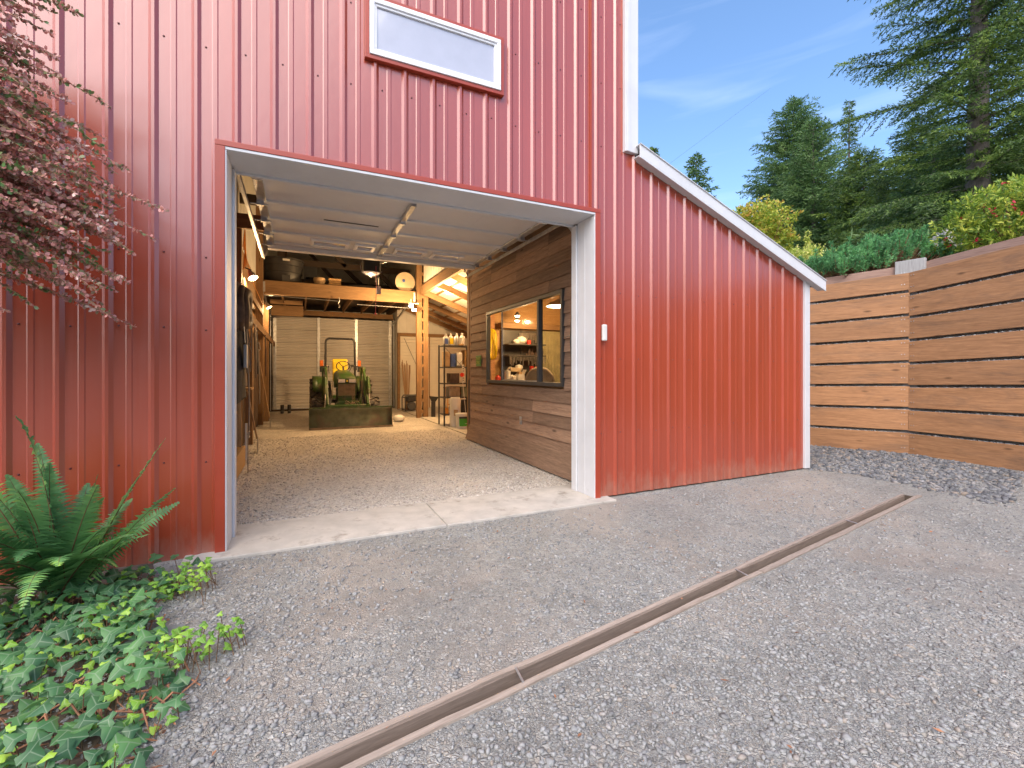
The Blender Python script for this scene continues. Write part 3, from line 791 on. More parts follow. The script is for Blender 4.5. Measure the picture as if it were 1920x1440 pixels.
def frame_x(y0, y1, z0, z1, x0, x1, w_, mb):
    mb.box(x0, y0, z0, x1, y1, z0+w_); mb.box(x0, y0, z1-w_, x1, y1, z1); mb.box(x0, y0, z0+w_, x1, y0+w_, z1-w_); mb.box(x0, y1-w_, z0+w_, x1, y1, z1-w_)
frame_x(ya, yb, za, zb, XW-.055, XW+.02, .055, k)
k.box(XW-.056, 1.80, za+.055, XW+.019, 1.86, zb-.055)
k.build('window_frame', 'dark_metal', ww, bevel=.003)
k = MB(); k.box(XW-.03, 3.235, za+.055, XW-.01, 3.26, zb-.055); frame_x(1.86, 3.26, za+.055, zb-.055, XW-.03, XW-.012, .018, k)
k.build('sash', 'galvanised', ww)
k = MB(); k.box(XW-.004, ya+.05, za+.05, XW, yb-.05, zb-.05); k.build('pane', 'glass', ww)
# workshop inner shell
k = MB(); k.box(XW+.022, .46, 0, XW+.03, ya, 3.95); k.box(XW+.022, yb, 0, XW+.03, 4.9, 3.95); k.box(XW+.022, ya, 0, XW+.03, yb, za); k.box(XW+.022, ya, zb, XW+.03, yb, 3.95)
k.build('room_lining', 'timber_floor_y', ws)
k = MB(); k.box(3.4, 4.78, 0, 6.8, 4.84, 2.75); k.prism([(3.4, 2.75), (6.8, 2.75), (3.6, 3.95), (3.4, 3.95)], 'y', 4.78, 4.84)
k.build('room_wall', 'stool_wood', ws)
k = MB(); k.box(6.72, .12, 0, 6.78, 4.78, 2.7); k.build('room_wall', 'stall_wood', ws)
k = MB(); q2 = rake(3.60, 6.8, -.06, -.03, .12, 4.78); k.add(q2.v, q2.f)
k.build('room_ceiling', 'timber_x', ws)
k = MB(); k.box(6.69, .12, 2.15, 6.715, 4.78, 2.32); k.build('room_beam', 'timber_x', ws)
k = MB(); k.box(3.4, .12, .0, 6.7, 4.78, .02); k.build('room_floor', 'concrete', ws)
k = MB(); k.box(XW-.032, 2.43, .58, XW-.022, 2.51, .71); k.box(XW-.036, 2.45, .60, XW-.032, 2.49, .63); k.box(XW-.036, 2.45, .66, XW-.032, 2.49, .69)
tag(k.build('power_outlet', 'galvanised', bevel=.002), 'small metal outlet plate low on the brown board wall', 'outlet')

# ================================================================ things in and on the barn
k = MB(); k.box(3.105, -.075, 1.80, 3.165, -.037, 1.985)
tag(k.build('sensor_box', 'white_plastic', bevel=.012), 'small white sensor box on the red wall right of the doorway', 'sensor')
# hanging tool on the board wall
t = thing('hanging_saw', 'long dark rusty crosscut tool hanging on the board wall right of the window', 'tool', (3.24, .78, 1.30))
k = MB(); k.prism([(-.05, 0), (.05, .05), (.06, 1.05), (-.02, 1.2), (-.055, 1.1), (-.06, .3)], 'x', .03, .045); k.build('blade', 'rust_steel', t)
k = MB(); k.tube([(.02, 0, .05), (.0, .02, .55), (.02, 0, 1.15)], .02, 6); k.build('handle', 'dark_metal', t)
k = MB(); k.tube([(.05, .25, .62), (0, .0, .64), (.0, -.1, .62)], .007, 6); k.build('hook', 'steel', t)
# sign
t = thing('wall_sign', 'small green notice with yellow lettering on the board wall beside the window', 'sign', (3.315, 4.38, 1.67))
k = MB(); k.box(-.012, -.14, -.11, 0, .14, .11); k.build('sign_plate', 'sign_green', t, bevel=.003)
def text(body, size, loc, rot, mat, parent, name='lettering', ext=.002):
    c = bpy.data.curves.new(name, 'FONT'); c.body = body; c.size = size; c.extrude = ext; c.align_x = 'CENTER'; c.align_y = 'CENTER'
    c.space_line = .8
    c.materials.append(M[mat]); tmp = bpy.data.objects.new(name+'_tmp', c); COL.objects.link(tmp); bpy.context.view_layer.update()
    me = bpy.data.meshes.new_from_object(tmp.evaluated_get(bpy.context.evaluated_depsgraph_get())); bpy.data.objects.remove(tmp)
    o = bpy.data.objects.new(name, me); COL.objects.link(o); o.parent = parent; o.location = loc; o.rotation_euler = rot
    return o
text("PARK\nONLY", .09, (-.015, 0, .0), (rad(90), 0, rad(-90)), 'sign_yellow', t)

# lamps
def clamp_lamp(label, loc, aim, power, r=.085, group='clamp lamps on the timber framing'):
    t = thing('clamp_lamp', label, 'lamp', loc, 0, group)
    d = Vector(aim).normalized(); rot = d.to_track_quat('-Z', 'Y').to_euler()
    k = MB(); k.lathe([(.028, .10), (.035, .06), (.05, .03), (r, -.075), (r-.004, -.078), (.045, .022), (.02, .05)], n=20)
    k.build('reflector', 'galvanised', t, True, rot=rot)
    k = MB(); k.lathe([(.016, .10), (.02, .05), (.02, .02), (.034, -.01), (.045, -.045), (.034, -.08), (.01, -.095)], n=14)
    k.build('bulb', 'bulb_warm', t, True, rot=rot)
    k = MB(); k.beam((0, 0, .08), (-.10, .03, .12), .02, .02); k.build('clamp', 'dark_metal', t)
    p = d*.12
    lamp_light(t, tuple(p), power*1.35, .05)
    return t
clamp_lamp('bright clamp lamp by the orange cord high on the left stall wall', (-.78, 5.24, 3.22), (.35, -.3, -.8), 26)
clamp_lamp('smaller clamp lamp glowing behind the tall left loft post', (-.80, 10.3, 3.33), (.5, -.1, -.8), 26, .08)
t = thing('cord', 'orange extension cord looping down to the left clamp lamp', 'cord', (-.93, 5.3, 3.3))
k = MB()
for j in range(4):
    k.tube([(.02+.02*j, -.05, .0+.03*j), (.03, .1+.04*j, .35+.05*j), (.04, .02*j, .75), (.02+.015*j, -.1, .4-.05*j)], .007, 6)
k.tube([(.05, 0, .3), (.06, 1.6, .02), (.08, 3.9, -.1)], .006, 6)
k.build('cord_loops', 'orange_cord', t)
t = thing('globe_lamp', 'bare round bulb glowing under the lean-to rafters', 'lamp', (3.93, 8.5, 3.78))
k = MB(); k.lathe([(.012, .055), (.03, .045), (.058, .015), (.065, -.015), (.05, -.05), (.02, -.065)], n=18); k.build('bulb', 'bulb_warm', t, True)
k = MB(); k.lathe([(.03, .12), (.03, .058), (.014, .05)], n=12); k.build('socket', 'black_plastic', t)
lamp_light(t, (-.15, -.25, -.18), 110, .07)
t = thing('twin_floodlight', 'pair of floodlights clamped under the right end of the loft beam', 'lamp', (3.12, 9.55, 3.38))
for dx, dz in ((-.03, .06), (.06, -.05)):
    k = MB(); k.box(dx-.075, -.05, dz-.045, dx+.075, .0, dz+.045); k.build('housing', 'dark_metal', t, bevel=.006)
    k = MB(); k.box(dx-.062, -.054, dz-.034, dx+.062, -.0505, dz+.034); k.build('lens', 'bulb_warm', t)
k = MB(); k.beam((-.1, 0, .15), (.2, 0, .15), .02, .02); k.beam((-.03, 0, .1), (-.03, 0, .28), .014, .014); k.build('bracket', 'galvanised', t)
lamp_light(t, (-.45, -.75, -.22), 190, .05)
t = thing('ceiling_lamp', 'bright ceiling lamp seen between the end of the board wall and the door track', 'lamp', (3.98, 6.3, 3.72))
k = MB(); k.lathe([(.04, .06), (.16, .0), (.17, -.03), (.15, -.035)], n=20); k.build('shade', 'white_metal', t, True)
k = MB(); k.lathe([(.05, -.02), (.12, -.036), (.05, -.06)], n=16); k.build('bulb', 'bulb_warm', t, True)
lamp_light(t, (0, 0, -.2), 60, .08)
# workshop lamps
def dome_lamp(label, loc, r, power):
    t = thing('dome_lamp', label, 'lamp', loc)
    k = MB(); k.lathe([(.03, .14), (.05, .12), (r*.8, .06), (r, 0), (r-.01, -.004), (r*.78, .05)], n=26); k.build('shade', 'white_metal', t, True)
    k = MB(); k.lathe([(.02, .07), (.10, .045), (r*.93, .012), (r*.90, .002), (.05, -.004)], n=24); k.build('bulb', 'bulb_white', t, True)
    k = MB(); k.tube([(0, 0, .13), (0, 0, .5)], .006, 6); k.build('stem', 'dark_metal', t)
    lamp_light(t, (0, 0, -.12), power, .12)
dome_lamp('wide glowing shop lamp in the top of the right window pane', (4.50, 3.2, 2.70), .25, 62)
for i, (x, y, z, lab) in enumerate(((4.17, 4.35, 2.63, 'upper of the two small spot bulbs behind the middle window pane'), (4.17, 4.35, 2.53, 'lower of the two small spot bulbs behind the middle window pane'))):
    t = thing('spot_lamp', lab, 'lamp', (x, y, z), 0, 'spot bulbs in the workshop')
    k = MB(); k.lathe([(.02, .08), (.055, .02), (.06, 0)], n=14); k.build('shade', 'dark_metal', t, True)
    k = MB(); k.lathe([(.03, .012), (.054, .0), (.04, -.025), (.01, -.035)], n=14); k.build('bulb', 'bulb_white', t, True)
    if i: lamp_light(t, (.0, -.35, -.12), 14, .05)

# workshop contents
t = thing('hose_coil', 'bright yellow hose coil hanging in the left window pane', 'hose', (3.66, 4.50, 2.02))
k = MB()
for j in range(5):
    pts = []
    for i in range(25):
        a = 2*math.pi*i/24; pts.append((.02*j-.04+.01*math.sin(3*a+j), (.115+.012*j)*math.sin(a)*(1-.25*math.cos(a)), .33*math.cos(a)*(1-.02*j)))
    k.tube(pts, .011, 7)
k.build('coil', 'yellow_hose', t, True)
t = thing('work_bench', 'workbench under the window covered in small jars and papers', 'bench', (3.80, 4.0, 0))
k = MB(); k.box(-.38, -.45, 1.16, .42, .55, 1.20); k.build('top', 'stool_wood', t, bevel=.004)
k = MB()
for x in (-.35, .36):
    for y in (-.42, .48): k.box(x, y, 0, x+.05, y+.05, 1.16)
k.box(-.35, -.42, .3, .40, -.39, .38); k.box(-.35, -.42, 1.06, .40, -.39, 1.158)
k.build('frame', 'stool_wood', t)
def jar(name, label, cat, loc, r, h, mat, capmat=None, n=14, group=None):
    k = MB(); k.lathe([(r*.92, 0), (r, h*.05), (r, h*.78), (r*.6, h*.88), (r*.55, h)], loc, 'z', n)
    if capmat: k.lathe([(r*.62, h), (r*.62, h*1.12)], loc, 'z', n, 1)
    o = k.build(name, [mat, capmat] if capmat else mat, None, True)
    return tag(o, label, cat, group)
k = MB(); k.lathe([(.062, 0), (.062, .27), (.02, .272), (.02, .29)], (3.76, 3.95, 1.20), 'z', 18); tag(k.build('paper_roll', 'white_plastic', None, True), 'white paper towel roll standing on the bench behind the middle pane', 'roll')
jar('tin_can', 'red tin standing on the bench in the corner of the left pane', 'can', (3.58, 4.02, 1.20), .055, .18, 'red_plastic')
jar('tin_can', 'small amber tin beside the red tin', 'can', (3.50, 3.85, 1.20), .04, .07, 'amber')
k = MB(); k.blob((3.80, 3.80, 1.28), (.08, .10, .10), 4, 12, .22); tag(k.build('plastic_bag', 'white_plastic', None, True), 'crumpled white bag on the bench beside the paper roll', 'bag')
t = thing('paper_box', 'open white carton with papers on the bench', 'box', (3.95, 3.78, 1.20))
k = MB(); k.box(-.07, -.07, 0, .07, .07, .20); k.beam((.07, .0, .2), (.11, .0, .29), .14, .004, up=(1, 0, 0)); k.build('carton', 'white_plastic', t)
k = MB(); k.box(-.045, -.05, .2, .02, .05, .25); k.build('papers', 'cardboard', t)
k = MB(); k.blob((4.04, 3.64, 1.222), (.05, .05, .03), 9, 10, .15); tag(k.build('cloth', 'white_plastic', None, True), 'small white cloth on the bench in front of the chair', 'cloth')
t = thing('padded_chair', 'beige padded chair with a rounded back behind the window', 'chair', (4.05, 3.15, .0), rad(62))
k = MB(); prof = [(-.27, .9), (-.30, 1.15), (-.26, 1.38), (-.15, 1.51), (0, 1.55), (.15, 1.51), (.26, 1.38), (.30, 1.15), (.27, .9)]
k.prism(prof, 'x', -.06, .06); k.build('backrest', 'fabric_beige', t, True, bevel=.03)
k = MB(); k.box(.0, -.3, .78, .55, .3, .92); k.build('seat', 'fabric_beige', t, bevel=.03)
for y in (-.36, .30):
    k = MB(); k.box(.0, y, 1.14, .45, y+.06, 1.21); k.box(.2, y+.015, .9, .24, y+.045, 1.14); k.build('armrest', 'fabric_beige', t, bevel=.012)
k = MB(); k.lathe([(.3, 0), (.3, .04), (.04, .08), (.04, .78)], (.25, 0, 0), 'z', 12); k.build('pedestal', 'dark_metal', t)
# tool shelves on the end wall of the workshop
t = thing('tool_shelf', 'dark shelving with hand tools and helmets on the end wall of the workshop', 'shelf', (3.98, 4.60, 0))
k = MB()
for z in (.9, 1.45, 1.78, 2.02): k.box(0, -.22, z, .90, .12, z+.022)
for x in (0, .45, .87): k.box(x, .09, 0, x+.03, .12, 2.36)
k.box(0, .12, 1.2, .92, .14, 2.36)
k.build('rack', 'dark_metal', t)
k = MB(); q = random.Random(5)
for i in range(26):
    x = .03+i*.034; k.beam((x, -.235, 1.77), (x+q.uniform(-.006, .006), -.235, 1.77-q.uniform(.06, .2)), .012, .01)
for i in range(16):
    x = .40+i*.032; k.beam((x, .06, 2.30), (x+q.uniform(-.006, .006), .06, 2.30-q.uniform(.1, .24)), .014, .01)
k.build('hand_tools', 'steel', t)
k = MB()
for (x, z, r) in ((.36, 2.12, .10), (.24, 2.09, .07), (.30, 1.54, .075), (.10, 1.5, .06)):
    k.blob((x, -.1, z), (r*1.2, r, r*.85), int(x*10), 12, .12)
k.build('helmets', 'white_plastic', t, True)
k = MB(); k.beam((.05, -.2, 1.50), (.30, -.2, 1.48), .05, .09); k.build('saw_handle', 'fabric_beige', t, bevel=.01)
k = MB(); q = random.Random(15)
for i in range(14):
    x = .5+i*.03; r_ = q.uniform(.010, .016); k.lathe([(r_, 1.802), (r_, 1.80+q.uniform(.05, .14))], (x, -.1+q.uniform(-.06, .06), 0), 'z', 8)
k.build('bottles', 'leather', t, True)
k = MB()
for (x, z, r) in ((.62, 1.472, .05), (.75, 1.472, .045), (.55, 2.042, .045), (.8, 1.472, .04)): k.lathe([(r, 0), (r, r*2)], (x, -.08, z), 'z', 12)
k.build('cans', 'red_plastic', t, True)
k = MB(); k.box(4.92, 4.66, 1.0, 5.9, 4.70, 2.36)
for i in range(12): k.box(4.94+i*.08, 4.65, 1.0, 4.97+i*.08, 4.659, 2.36)
tag(k.build('olive_panel', 'fabric_olive', None), 'ribbed olive coloured panel standing behind the right window pane', 'panel')
k = MB(); k.box(3.9, 4.55, 2.38, 5.9, 4.76, 2.50); tag(k.build('shelf_beam', 'timber_x', None, bevel=.006), 'timber beam above the tool shelves in the workshop', 'beam')
k = MB(); k.box(3.42, 4.70, .1, 3.80, 4.76, 3.3); tag(k.build('corner_panel', 'plank_cedar', None), 'orange wood panel behind the yellow hose coil', 'panel')

# generator
t = thing('generator', 'black portable generator in a tubular frame on the lean-to floor', 'generator', (3.80, 12.3, .03))
k = MB()
for y in (-.28, .28):
    k.tube([(-.36, y, .03), (-.36, y, .5), (-.31, y, .56), (.31, y, .56), (.36, y, .5), (.36, y, .03), (.3, y, .0), (-.3, y, .0), (-.36, y, .03)], .02, 8)
for x in (-.36, .36): k.tube([(x, -.28, .5), (x, .28, .5)], .018, 8); k.tube([(x, -.28, .05), (x, .28, .05)], .018, 8)
k.build('frame', 'dark_metal', t, True)
k = MB(); k.box(-.28, -.24, .34, .28, .24, .53); k.build('fuel_tank', 'black_plastic', t, bevel=.04)
k = MB(); k.lathe([(.15, -.2), (.17, -.12), (.15, .0)], (-.12, -.05, .19), 'y', 18); k.build('engine', 'dark_metal', t, True)
k = MB(); k.lathe([(.11, -.16), (.13, .1), (.11, .2)], (.15, -.02, .17), 'y', 16); k.box(.05, -.25, .05, .09, -.2, .3); k.box(.0, -.24, .24, .2, -.2, .3); k.build('alternator', 'steel', t, True)
# stake bundle
t = thing('stake_bundle', 'bundle of wooden stakes leaning on the pale wall behind the generator', 'stakes', (3.72, 13.0, .03))
k = MB(); q = random.Random(8)
for i in range(14):
    a = q.uniform(-.06, .06); b_ = q.uniform(-.05, .05); k.tube([(a*.6, b_*.6, 0), (a*3.0+.0, .22+b_*2, 1.75+q.uniform(-.12, .12))], q.uniform(.011, .017), 6)
k.build('stakes', 'stick_wood', t, True)
k = MB(); k.blob((2.62, 9.0, .10), (.17, .14, .11), 3, 12, .1)
tag(k.build('white_sack', 'white_plastic', None, True), 'rumpled white sack on the gravel right of the loader bucket', 'sack')
# wooden stool
t = thing('wooden_stool', 'plain wooden stool on the lean-to floor behind the laced post', 'stool', (4.72, 10.6, .03))
k = MB(); k.box(-.25, -.2, .86, .25, .2, .90); k.build('seat', 'stool_wood', t, bevel=.006)
for x in (-.22, .18):
    for y in (-.17, .13):
        k = MB(); k.box(x, y, 0, x+.04, y+.04, .86); k.build('leg', 'stool_wood', t)
k = MB(); k.box(-.18, -.16, .3, .18, -.13, .34); k.build('rail', 'stool_wood', t)
# boot scraper like black cone stand
t = thing('pipe_stand', 'black flared metal stand at the foot of the laced post', 'stand', (3.84, 9.75, .03))
k = MB(); k.beam((0, 0, 0), (0, 0, .48), .11, .11); k.beam((0, 0, .48), (.02, 0, .64), .11, .11, w2=.26, h2=.2); k.build('stand', 'black_plastic', t)

# shelf rack
rk = thing('steel_rack', 'black slotted angle rack of shelves beside the laced post', 'rack', (3.62, 7.25, .0))
for x, y in ((-.17, 0), (.62, 0), (-.17, .5), (.62, .5)):
    k = MB(); k.box(x-.018, y-.018, .03, x+.018, y-.012, 2.17); k.box(x-.018, y-.018, .03, x-.012, y+.018, 2.17); k.build('upright', 'dark_metal', rk)
for z in (.30, .75, 1.12, 1.55, 2.12):
    k = MB(); k.box(-.17, .0, z, .62, .5, z+.03); k.build('shelf_board', 'dark_metal', rk)
k = MB(); k.beam((-.17, -.01, 2.1), (.3, -.01, 1.6), .02, .005); k.beam((.62, -.01, 2.1), (.2, -.01, 1.6), .02, .005); k.build('brace', 'dark_metal', rk)
def bottle(name, label, x, y, z, w_, h, mat, lab=None, group='bottles on the rack'):
    t = thing(name, label, 'bottle', (3.62+x, 7.25+y, z), 0, group)
    k = MB(); k.lathe([(w_*.9, 0), (w_, .02), (w_, h*.68), (w_*.45, h*.82), (w_*.35, h*.84)], n=14); k.build('body', mat, t, True)
    k = MB(); k.lathe([(w_*.40, h*.845), (w_*.40, h), (w_*.3, h*1.01)], n=12); k.build('cap', 'white_plastic', t, True)
    if lab: k = MB(); k.box(-w_*.7, -w_-.004, h*.1, w_*.7, -w_*.85, h*.6); k.build('label', lab, t, bevel=.002)
bottle('jug', 'white jug with a dark label at the left end of the rack top', -.10, .1, 2.15, .065, .30, 'white_plastic', 'blue_plastic')
bottle('jug', 'white bottle with a big yellow label on the rack top', .04, .1, 2.15, .07, .31, 'white_plastic', 'yellow_paint')
bottle('spray_bottle', 'tall grey spray bottle in the middle of the rack top', .21, .12, 2.15, .06, .33, 'galvanised')
bottle('jug', 'plain white jug right of the grey spray bottle on the rack top', .36, .12, 2.15, .075, .33, 'white_plastic')
jar('tape_roll', 'pale tape roll lying on the rack top in front of the jugs', 'tape', (3.62+.30, 7.28, 2.15), .07, .05, 'cardboard')
def rbox(name, label, cat, x0, y0, z0, w_, d_, h, mat, group='things packed on the rack shelves', bev=.006):
    k = MB(); k.box(3.62+x0, 7.25+y0, z0, 3.62+x0+w_, 7.25+y0+d_, z0+h); tag(k.build(name, mat, None, bevel=bev), label, cat, group)
rbox('carton', 'brown carton at the left of the upper rack shelf', 'box', -.13, .05, 1.585, .13, .3, .40, 'cardboard')
rbox('plastic_crate', 'dark blue crate in the middle of the upper rack shelf', 'crate', .02, .05, 1.585, .14, .3, .34, 'blue_plastic')
rbox('detergent_tub', 'pale tub with rounded edges on the upper rack shelf', 'tub', .19, .05, 1.585, .16, .3, .38, 'white_plastic', bev=.03)
rbox('wooden_board', 'tilted light board at the right of the upper rack shelf', 'board', .42, .08, 1.585, .05, .3, .45, 'stool_wood')
rbox('toolbox', 'red brown toolbox on the second rack shelf', 'box', .0, .05, 1.15, .26, .3, .26, 'leather')
rbox('metal_case', 'grey metal case on the third rack shelf', 'case', -.02, .05, .78, .30, .3, .28, 'steel')
rbox('small_crate', 'green crate on the third rack shelf', 'crate', .32, .05, .78, .22, .3, .26, 'green_worn')
rbox('orange_can', 'orange can low at the left of the rack', 'can', -.12, .1, .33, .10, .12, .16, 'orange_cord', bev=.02)
rbox('black_bin', 'black bin at the right of the lowest rack shelf', 'bin', .32, .02, .33, .26, .34, .36, 'black_plastic', bev=.02)
t = thing('tall_tube', 'ribbed grey tube standing on the right side of the rack', 'tube', (3.62+.55, 7.22, 1.15))
k = MB(); k.lathe([(.055+.006*(i % 2), i*.03) for i in range(25)], n=14); k.build('tube', 'galvanised', t, True)
t = thing('domino_strip', 'white strip with a column of black dots on the rack post', 'strip', (3.62+.33, 7.20, 1.17))
k = MB(); k.box(-.03, -.005, 0, .03, .0, .47); k.build('strip', 'white_plastic', t)
k = MB()
for i in range(7): k.box(-.014, -.008, .035+i*.062, .014, -.0055, .065+i*.062)
k.build('dots', 'black_plastic', t)
t = thing('reflector_stake', 'thin white driveway stake with a round red reflector leaning on the rack', 'stake', (3.86, 6.92, .03))
k = MB(); k.tube([(.10, .0, 0), (-.03, .0, 1.28)], .008, 6); k.build('stake', 'white_plastic', t)
k = MB(); k.lathe([(.055, -.012), (.055, .012)], (-.035, 0, 1.34), 'y', 18); k.build('reflector', 'red_plastic', t)
t = thing('cement_bag', 'tall dirty white patterned bag behind the white bucket', 'bag', (3.66, 6.98, .03))
k = MB(); k.lathe([(.13, 0), (.15, .1), (.14, .5), (.15, .68), (.12, .76)], n=12); k.build('bag', 'white_plastic', t, True)
k = MB(); k.box(-.08, -.158, .3, .02, -.13, .45); k.build('print', 'cardboard', t)
t = thing('white_bucket', 'white plastic bucket with a green label in front of the rack', 'bucket', (3.72, 6.62, .03))
k = MB(); k.lathe([(.135, 0), (.16, .33), (.168, .335), (.168, .375), (.16, .38)], n=28); k.build('body', 'white_plastic', t, True)
k = MB()
V = []; F = []
for i in range(9):
    a = rad(-135+i*11)
    for z, r in ((.06, .1415), (.25, .1565)): V.append((r*math.cos(a), r*math.sin(a), z))
for i in range(8): F.append((2*i, 2*i+2, 2*i+3, 2*i+1))
k.add(V, F); k.build('label', 'label_green', t)
k = MB()
V = []; F = []
for i in range(9):
    a = rad(-135+i*11)
    for z, r in ((.25, .1570), (.30, .1605)): V.append((r*math.cos(a), r*math.sin(a), z))
for i in range(8): F.append((2*i, 2*i+2, 2*i+3, 2*i+1))
k.add(V, F); k.build('label', 'dark_metal', t)
k = MB(); k.box(.03, -.146, .12, .10, -.138, .128); k.build('label_print', 'white_plastic', t)
t = thing('folded_ladder', 'narrow dark folded bars leaning against the end of the board wall', 'ladder', (3.50, 5.35, .02))
k = MB(); k.beam((-.04, 0, 0), (-.03, .05, 1.25), .03, .03); k.beam((.05, 0, 0), (.04, .05, 1.25), .03, .03)
for i in range(4): k.beam((-.04, .01*i, .2+i*.3), (.05, .01*i, .2+i*.3), .02, .02)
k.build('bars', 'dark_metal', t)

# loft contents
t = thing('stock_tank', 'large black plastic stock tank on the left end of the loft', 'tank', (-.42, 10.45, 3.99))
k = MB(); pr = [(.46, 0), (.49, .04), (.50, .27), (.515, .28), (.52, .46), (.535, .47), (.55, .62), (.575, .63), (.575, .67), (.54, .67), (.52, .6), (.45, .05)]
k.lathe(pr, n=32); k.build('tank', 'black_plastic', t, True)
k = MB(); k.box(.02, -.58, .56, .20, -.55, .61); k.build('label', 'white_plastic', t)
k = MB(); k.box(.0, -.53, .0, .20, -.49, .17); k.build('recess', 'dark_metal', t)
t = thing('wicker_basket', 'round brown basket on the loft beside the tank', 'basket', (.55, 10.2, 3.99))
k = MB(); k.lathe([(.11, 0), (.17, .12), (.16, .2), (.14, .2), (.12, .02)], n=18); k.build('basket', 'cardboard', t, True)
k = MB(); k.box(.80, 10.1, 3.99, 1.14, 10.4, 4.06); k.box(.81, 10.11, 4.066, 1.13, 10.39, 4.13); k.box(.79, 10.1, 4.136, 1.14, 10.4, 4.20)
tag(k.build('wooden_case', 'stool_wood', None, bevel=.005), 'light wooden case on the loft right of the basket', 'case')
t = thing('loft_chair', 'dark chair standing at the back of the loft', 'chair', (.35, 11.4, 3.99))
k = MB(); k.box(-.2, -.2, .4, .2, .2, .44); k.build('seat', 'dark_metal', t)
k = MB(); k.box(-.2, .18, .44, .2, .21, .9); k.build('backrest', 'dark_metal', t)
for x in (-.2, .16):
    for y in (-.2, .16): k = MB(); k.box(x, y, 0, x+.04, y+.04, .4); k.build('leg', 'dark_metal', t)
t = thing('spare_tarp', 'flat dark tarpaulin lying along the loft edge', 'tarp', (1.75, 10.25, 3.99))
k = MB(); k.blob((0, 0, .03), (.5, .2, .07), 2, 14, .1); k.build('tarp', 'fabric_dark', t, True)
t = thing('round_lid', 'big pale round lid standing on the right end of the loft', 'lid', (3.02, 10.05, 4.26))
k = MB(); k.lathe([(.30, -.03), (.31, -.02), (.31, .02), (.26, .035)], n=36, axis='y'); k.build('disc', 'fabric_beige', t, True)
k = MB(); k.lathe([(.045, -.045), (.045, -.031)], (-.05, 0, .03), 'y', 14); k.build('hub', 'blue_plastic', t)
# opener
t = thing('door_opener', 'black garage door opener hanging behind the raised door', 'opener', (1.29, 5.0, 3.52))
k = MB(); k.box(-.16, -.13, -.13, .16, .13, .10); k.build('housing', 'black_plastic', t, bevel=.03)
k = MB(); k.lathe([(.0, -.17), (.10, -.165), (.17, -.13), (.17, -.12)], n=24); k.build('light_cover', 'blind', t, True)
k = MB(); k.tube([(-.16, -.1, .12), (-.21, -.1, .0), (-.2, -.1, -.12), (-.12, -.1, -.19), (.0, -.1, -.22), (.12, -.1, -.19), (.19, -.1, -.1)], .007, 6); k.build('cable', 'galvanised', t)
k = MB(); k.beam((0, 0, .10), (0, 0, .6), .03, .01); k.beam((0, -.1, .12), (0, -1.3, .05), .04, .03); k.beam((.1, 0, .05), (.3, 0, .12), .012, .012); k.build('bracket', 'galvanised', t)
lamp_light(t, (0, .05, -.26), 9, .06)  # added fill light, brightens the loft and the raised door underside
k = MB(); k.tube([(1.36, 4.85, 3.5), (1.37, 4.86, 3.1), (1.35, 4.85, 2.58)], .006, 6); k.lathe([(.01, .03), (.02, .0), (.01, -.02)], (1.35, 4.85, 2.57), 'z', 8)
tag(k.build('release_cord', 'pink_cord'), 'thin red release cord hanging from the door opener', 'cord')
k = MB(); k.box(1.35+.04, 4.95, 2.98, 1.35+.12, 4.98, 3.14); k.tube([(1.43, 4.96, 3.14), (1.43, 4.96, 3.3)], .004, 5)
tag(k.build('cable_label', 'white_plastic'), 'small white tag hanging beside the red cord', 'tag')
# tie rod with hooks under the loft
k = MB(); k.tube([(-.8, 9.4, 3.48), (1.0, 9.4, 3.44)], .008, 6); k.tube([(1.55, 9.7, 3.42), (3.2, 9.7, 3.40)], .008, 6)
tag(k.build('steel_rod', 'galvanised'), 'thin steel rod strung under the loft beam', 'rod')
t = thing('hook_set', 'bunch of metal hooks hanging under the middle of the loft beam', 'hooks', (1.05, 9.75, 3.5))
k = MB(); k.tube([(0, 0, .1), (.02, 0, 0), (-.02, 0, -.08), (.03, 0, -.16), (.0, 0, -.2)], .012, 6); k.build('hooks', 'steel', t)
# left wall: hanging tack
t = thing('work_coat', 'long dark work coat hanging on the left stall wall', 'coat', (-.82, 3.25, 0))
def coat(mb, y0, y1, z0, z1, d, seed, flare=1.0):
    q = random.Random(seed); n_ = 9; rows = 10; V = []; F = []
    for j in range(rows+1):
        t_ = j/rows; z = z1+(z0-z1)*t_; wd = (y1-y0)/2*(.55+.45*min(1, t_*2.2))*(1+.1*t_*flare); c_ = (y0+y1)/2
        for i in range(n_*2):
            a = 2*math.pi*i/(n_*2); fold = 1+.22*math.sin(3*a+j*.4+seed)*t_
            V.append((d/2*math.cos(a)*fold, c_+wd*math.sin(a), z+.03*math.sin(2*a+seed)))
    m_ = n_*2
    for j in range(rows):
        for i in range(m_): F.append((j*m_+i, j*m_+(i+1) % m_, (j+1)*m_+(i+1) % m_, (j+1)*m_+i))
    F += [tuple(range(m_)), tuple(rows*m_+i for i in range(m_))[::-1]]
    mb.add(V, F)
k = MB(); coat(k, -.55, .45, 1.05, 2.05, .26, 1); k.build('body', 'fabric_dark', t, True)
k = MB(); coat(k, -.62, -.30, 1.1, 1.95, .16, 2); k.build('sleeve', 'fabric_dark', t, True)
t = thing('leather_chaps', 'dark leather chaps hanging below the coat', 'chaps', (-.84, 3.35, 0))
k = MB(); coat(k, -.45, -.05, .42, 1.15, .12, 4, .3); k.build('leg', 'leather', t, True)
k = MB(); coat(k, .05, .40, .36, 1.15, .12, 5, .3); k.build('leg', 'leather', t, True)
t = thing('horse_collar', 'bulky brown leather horse collars stacked on the left wall', 'collar', (-.80, 3.1, 2.33))
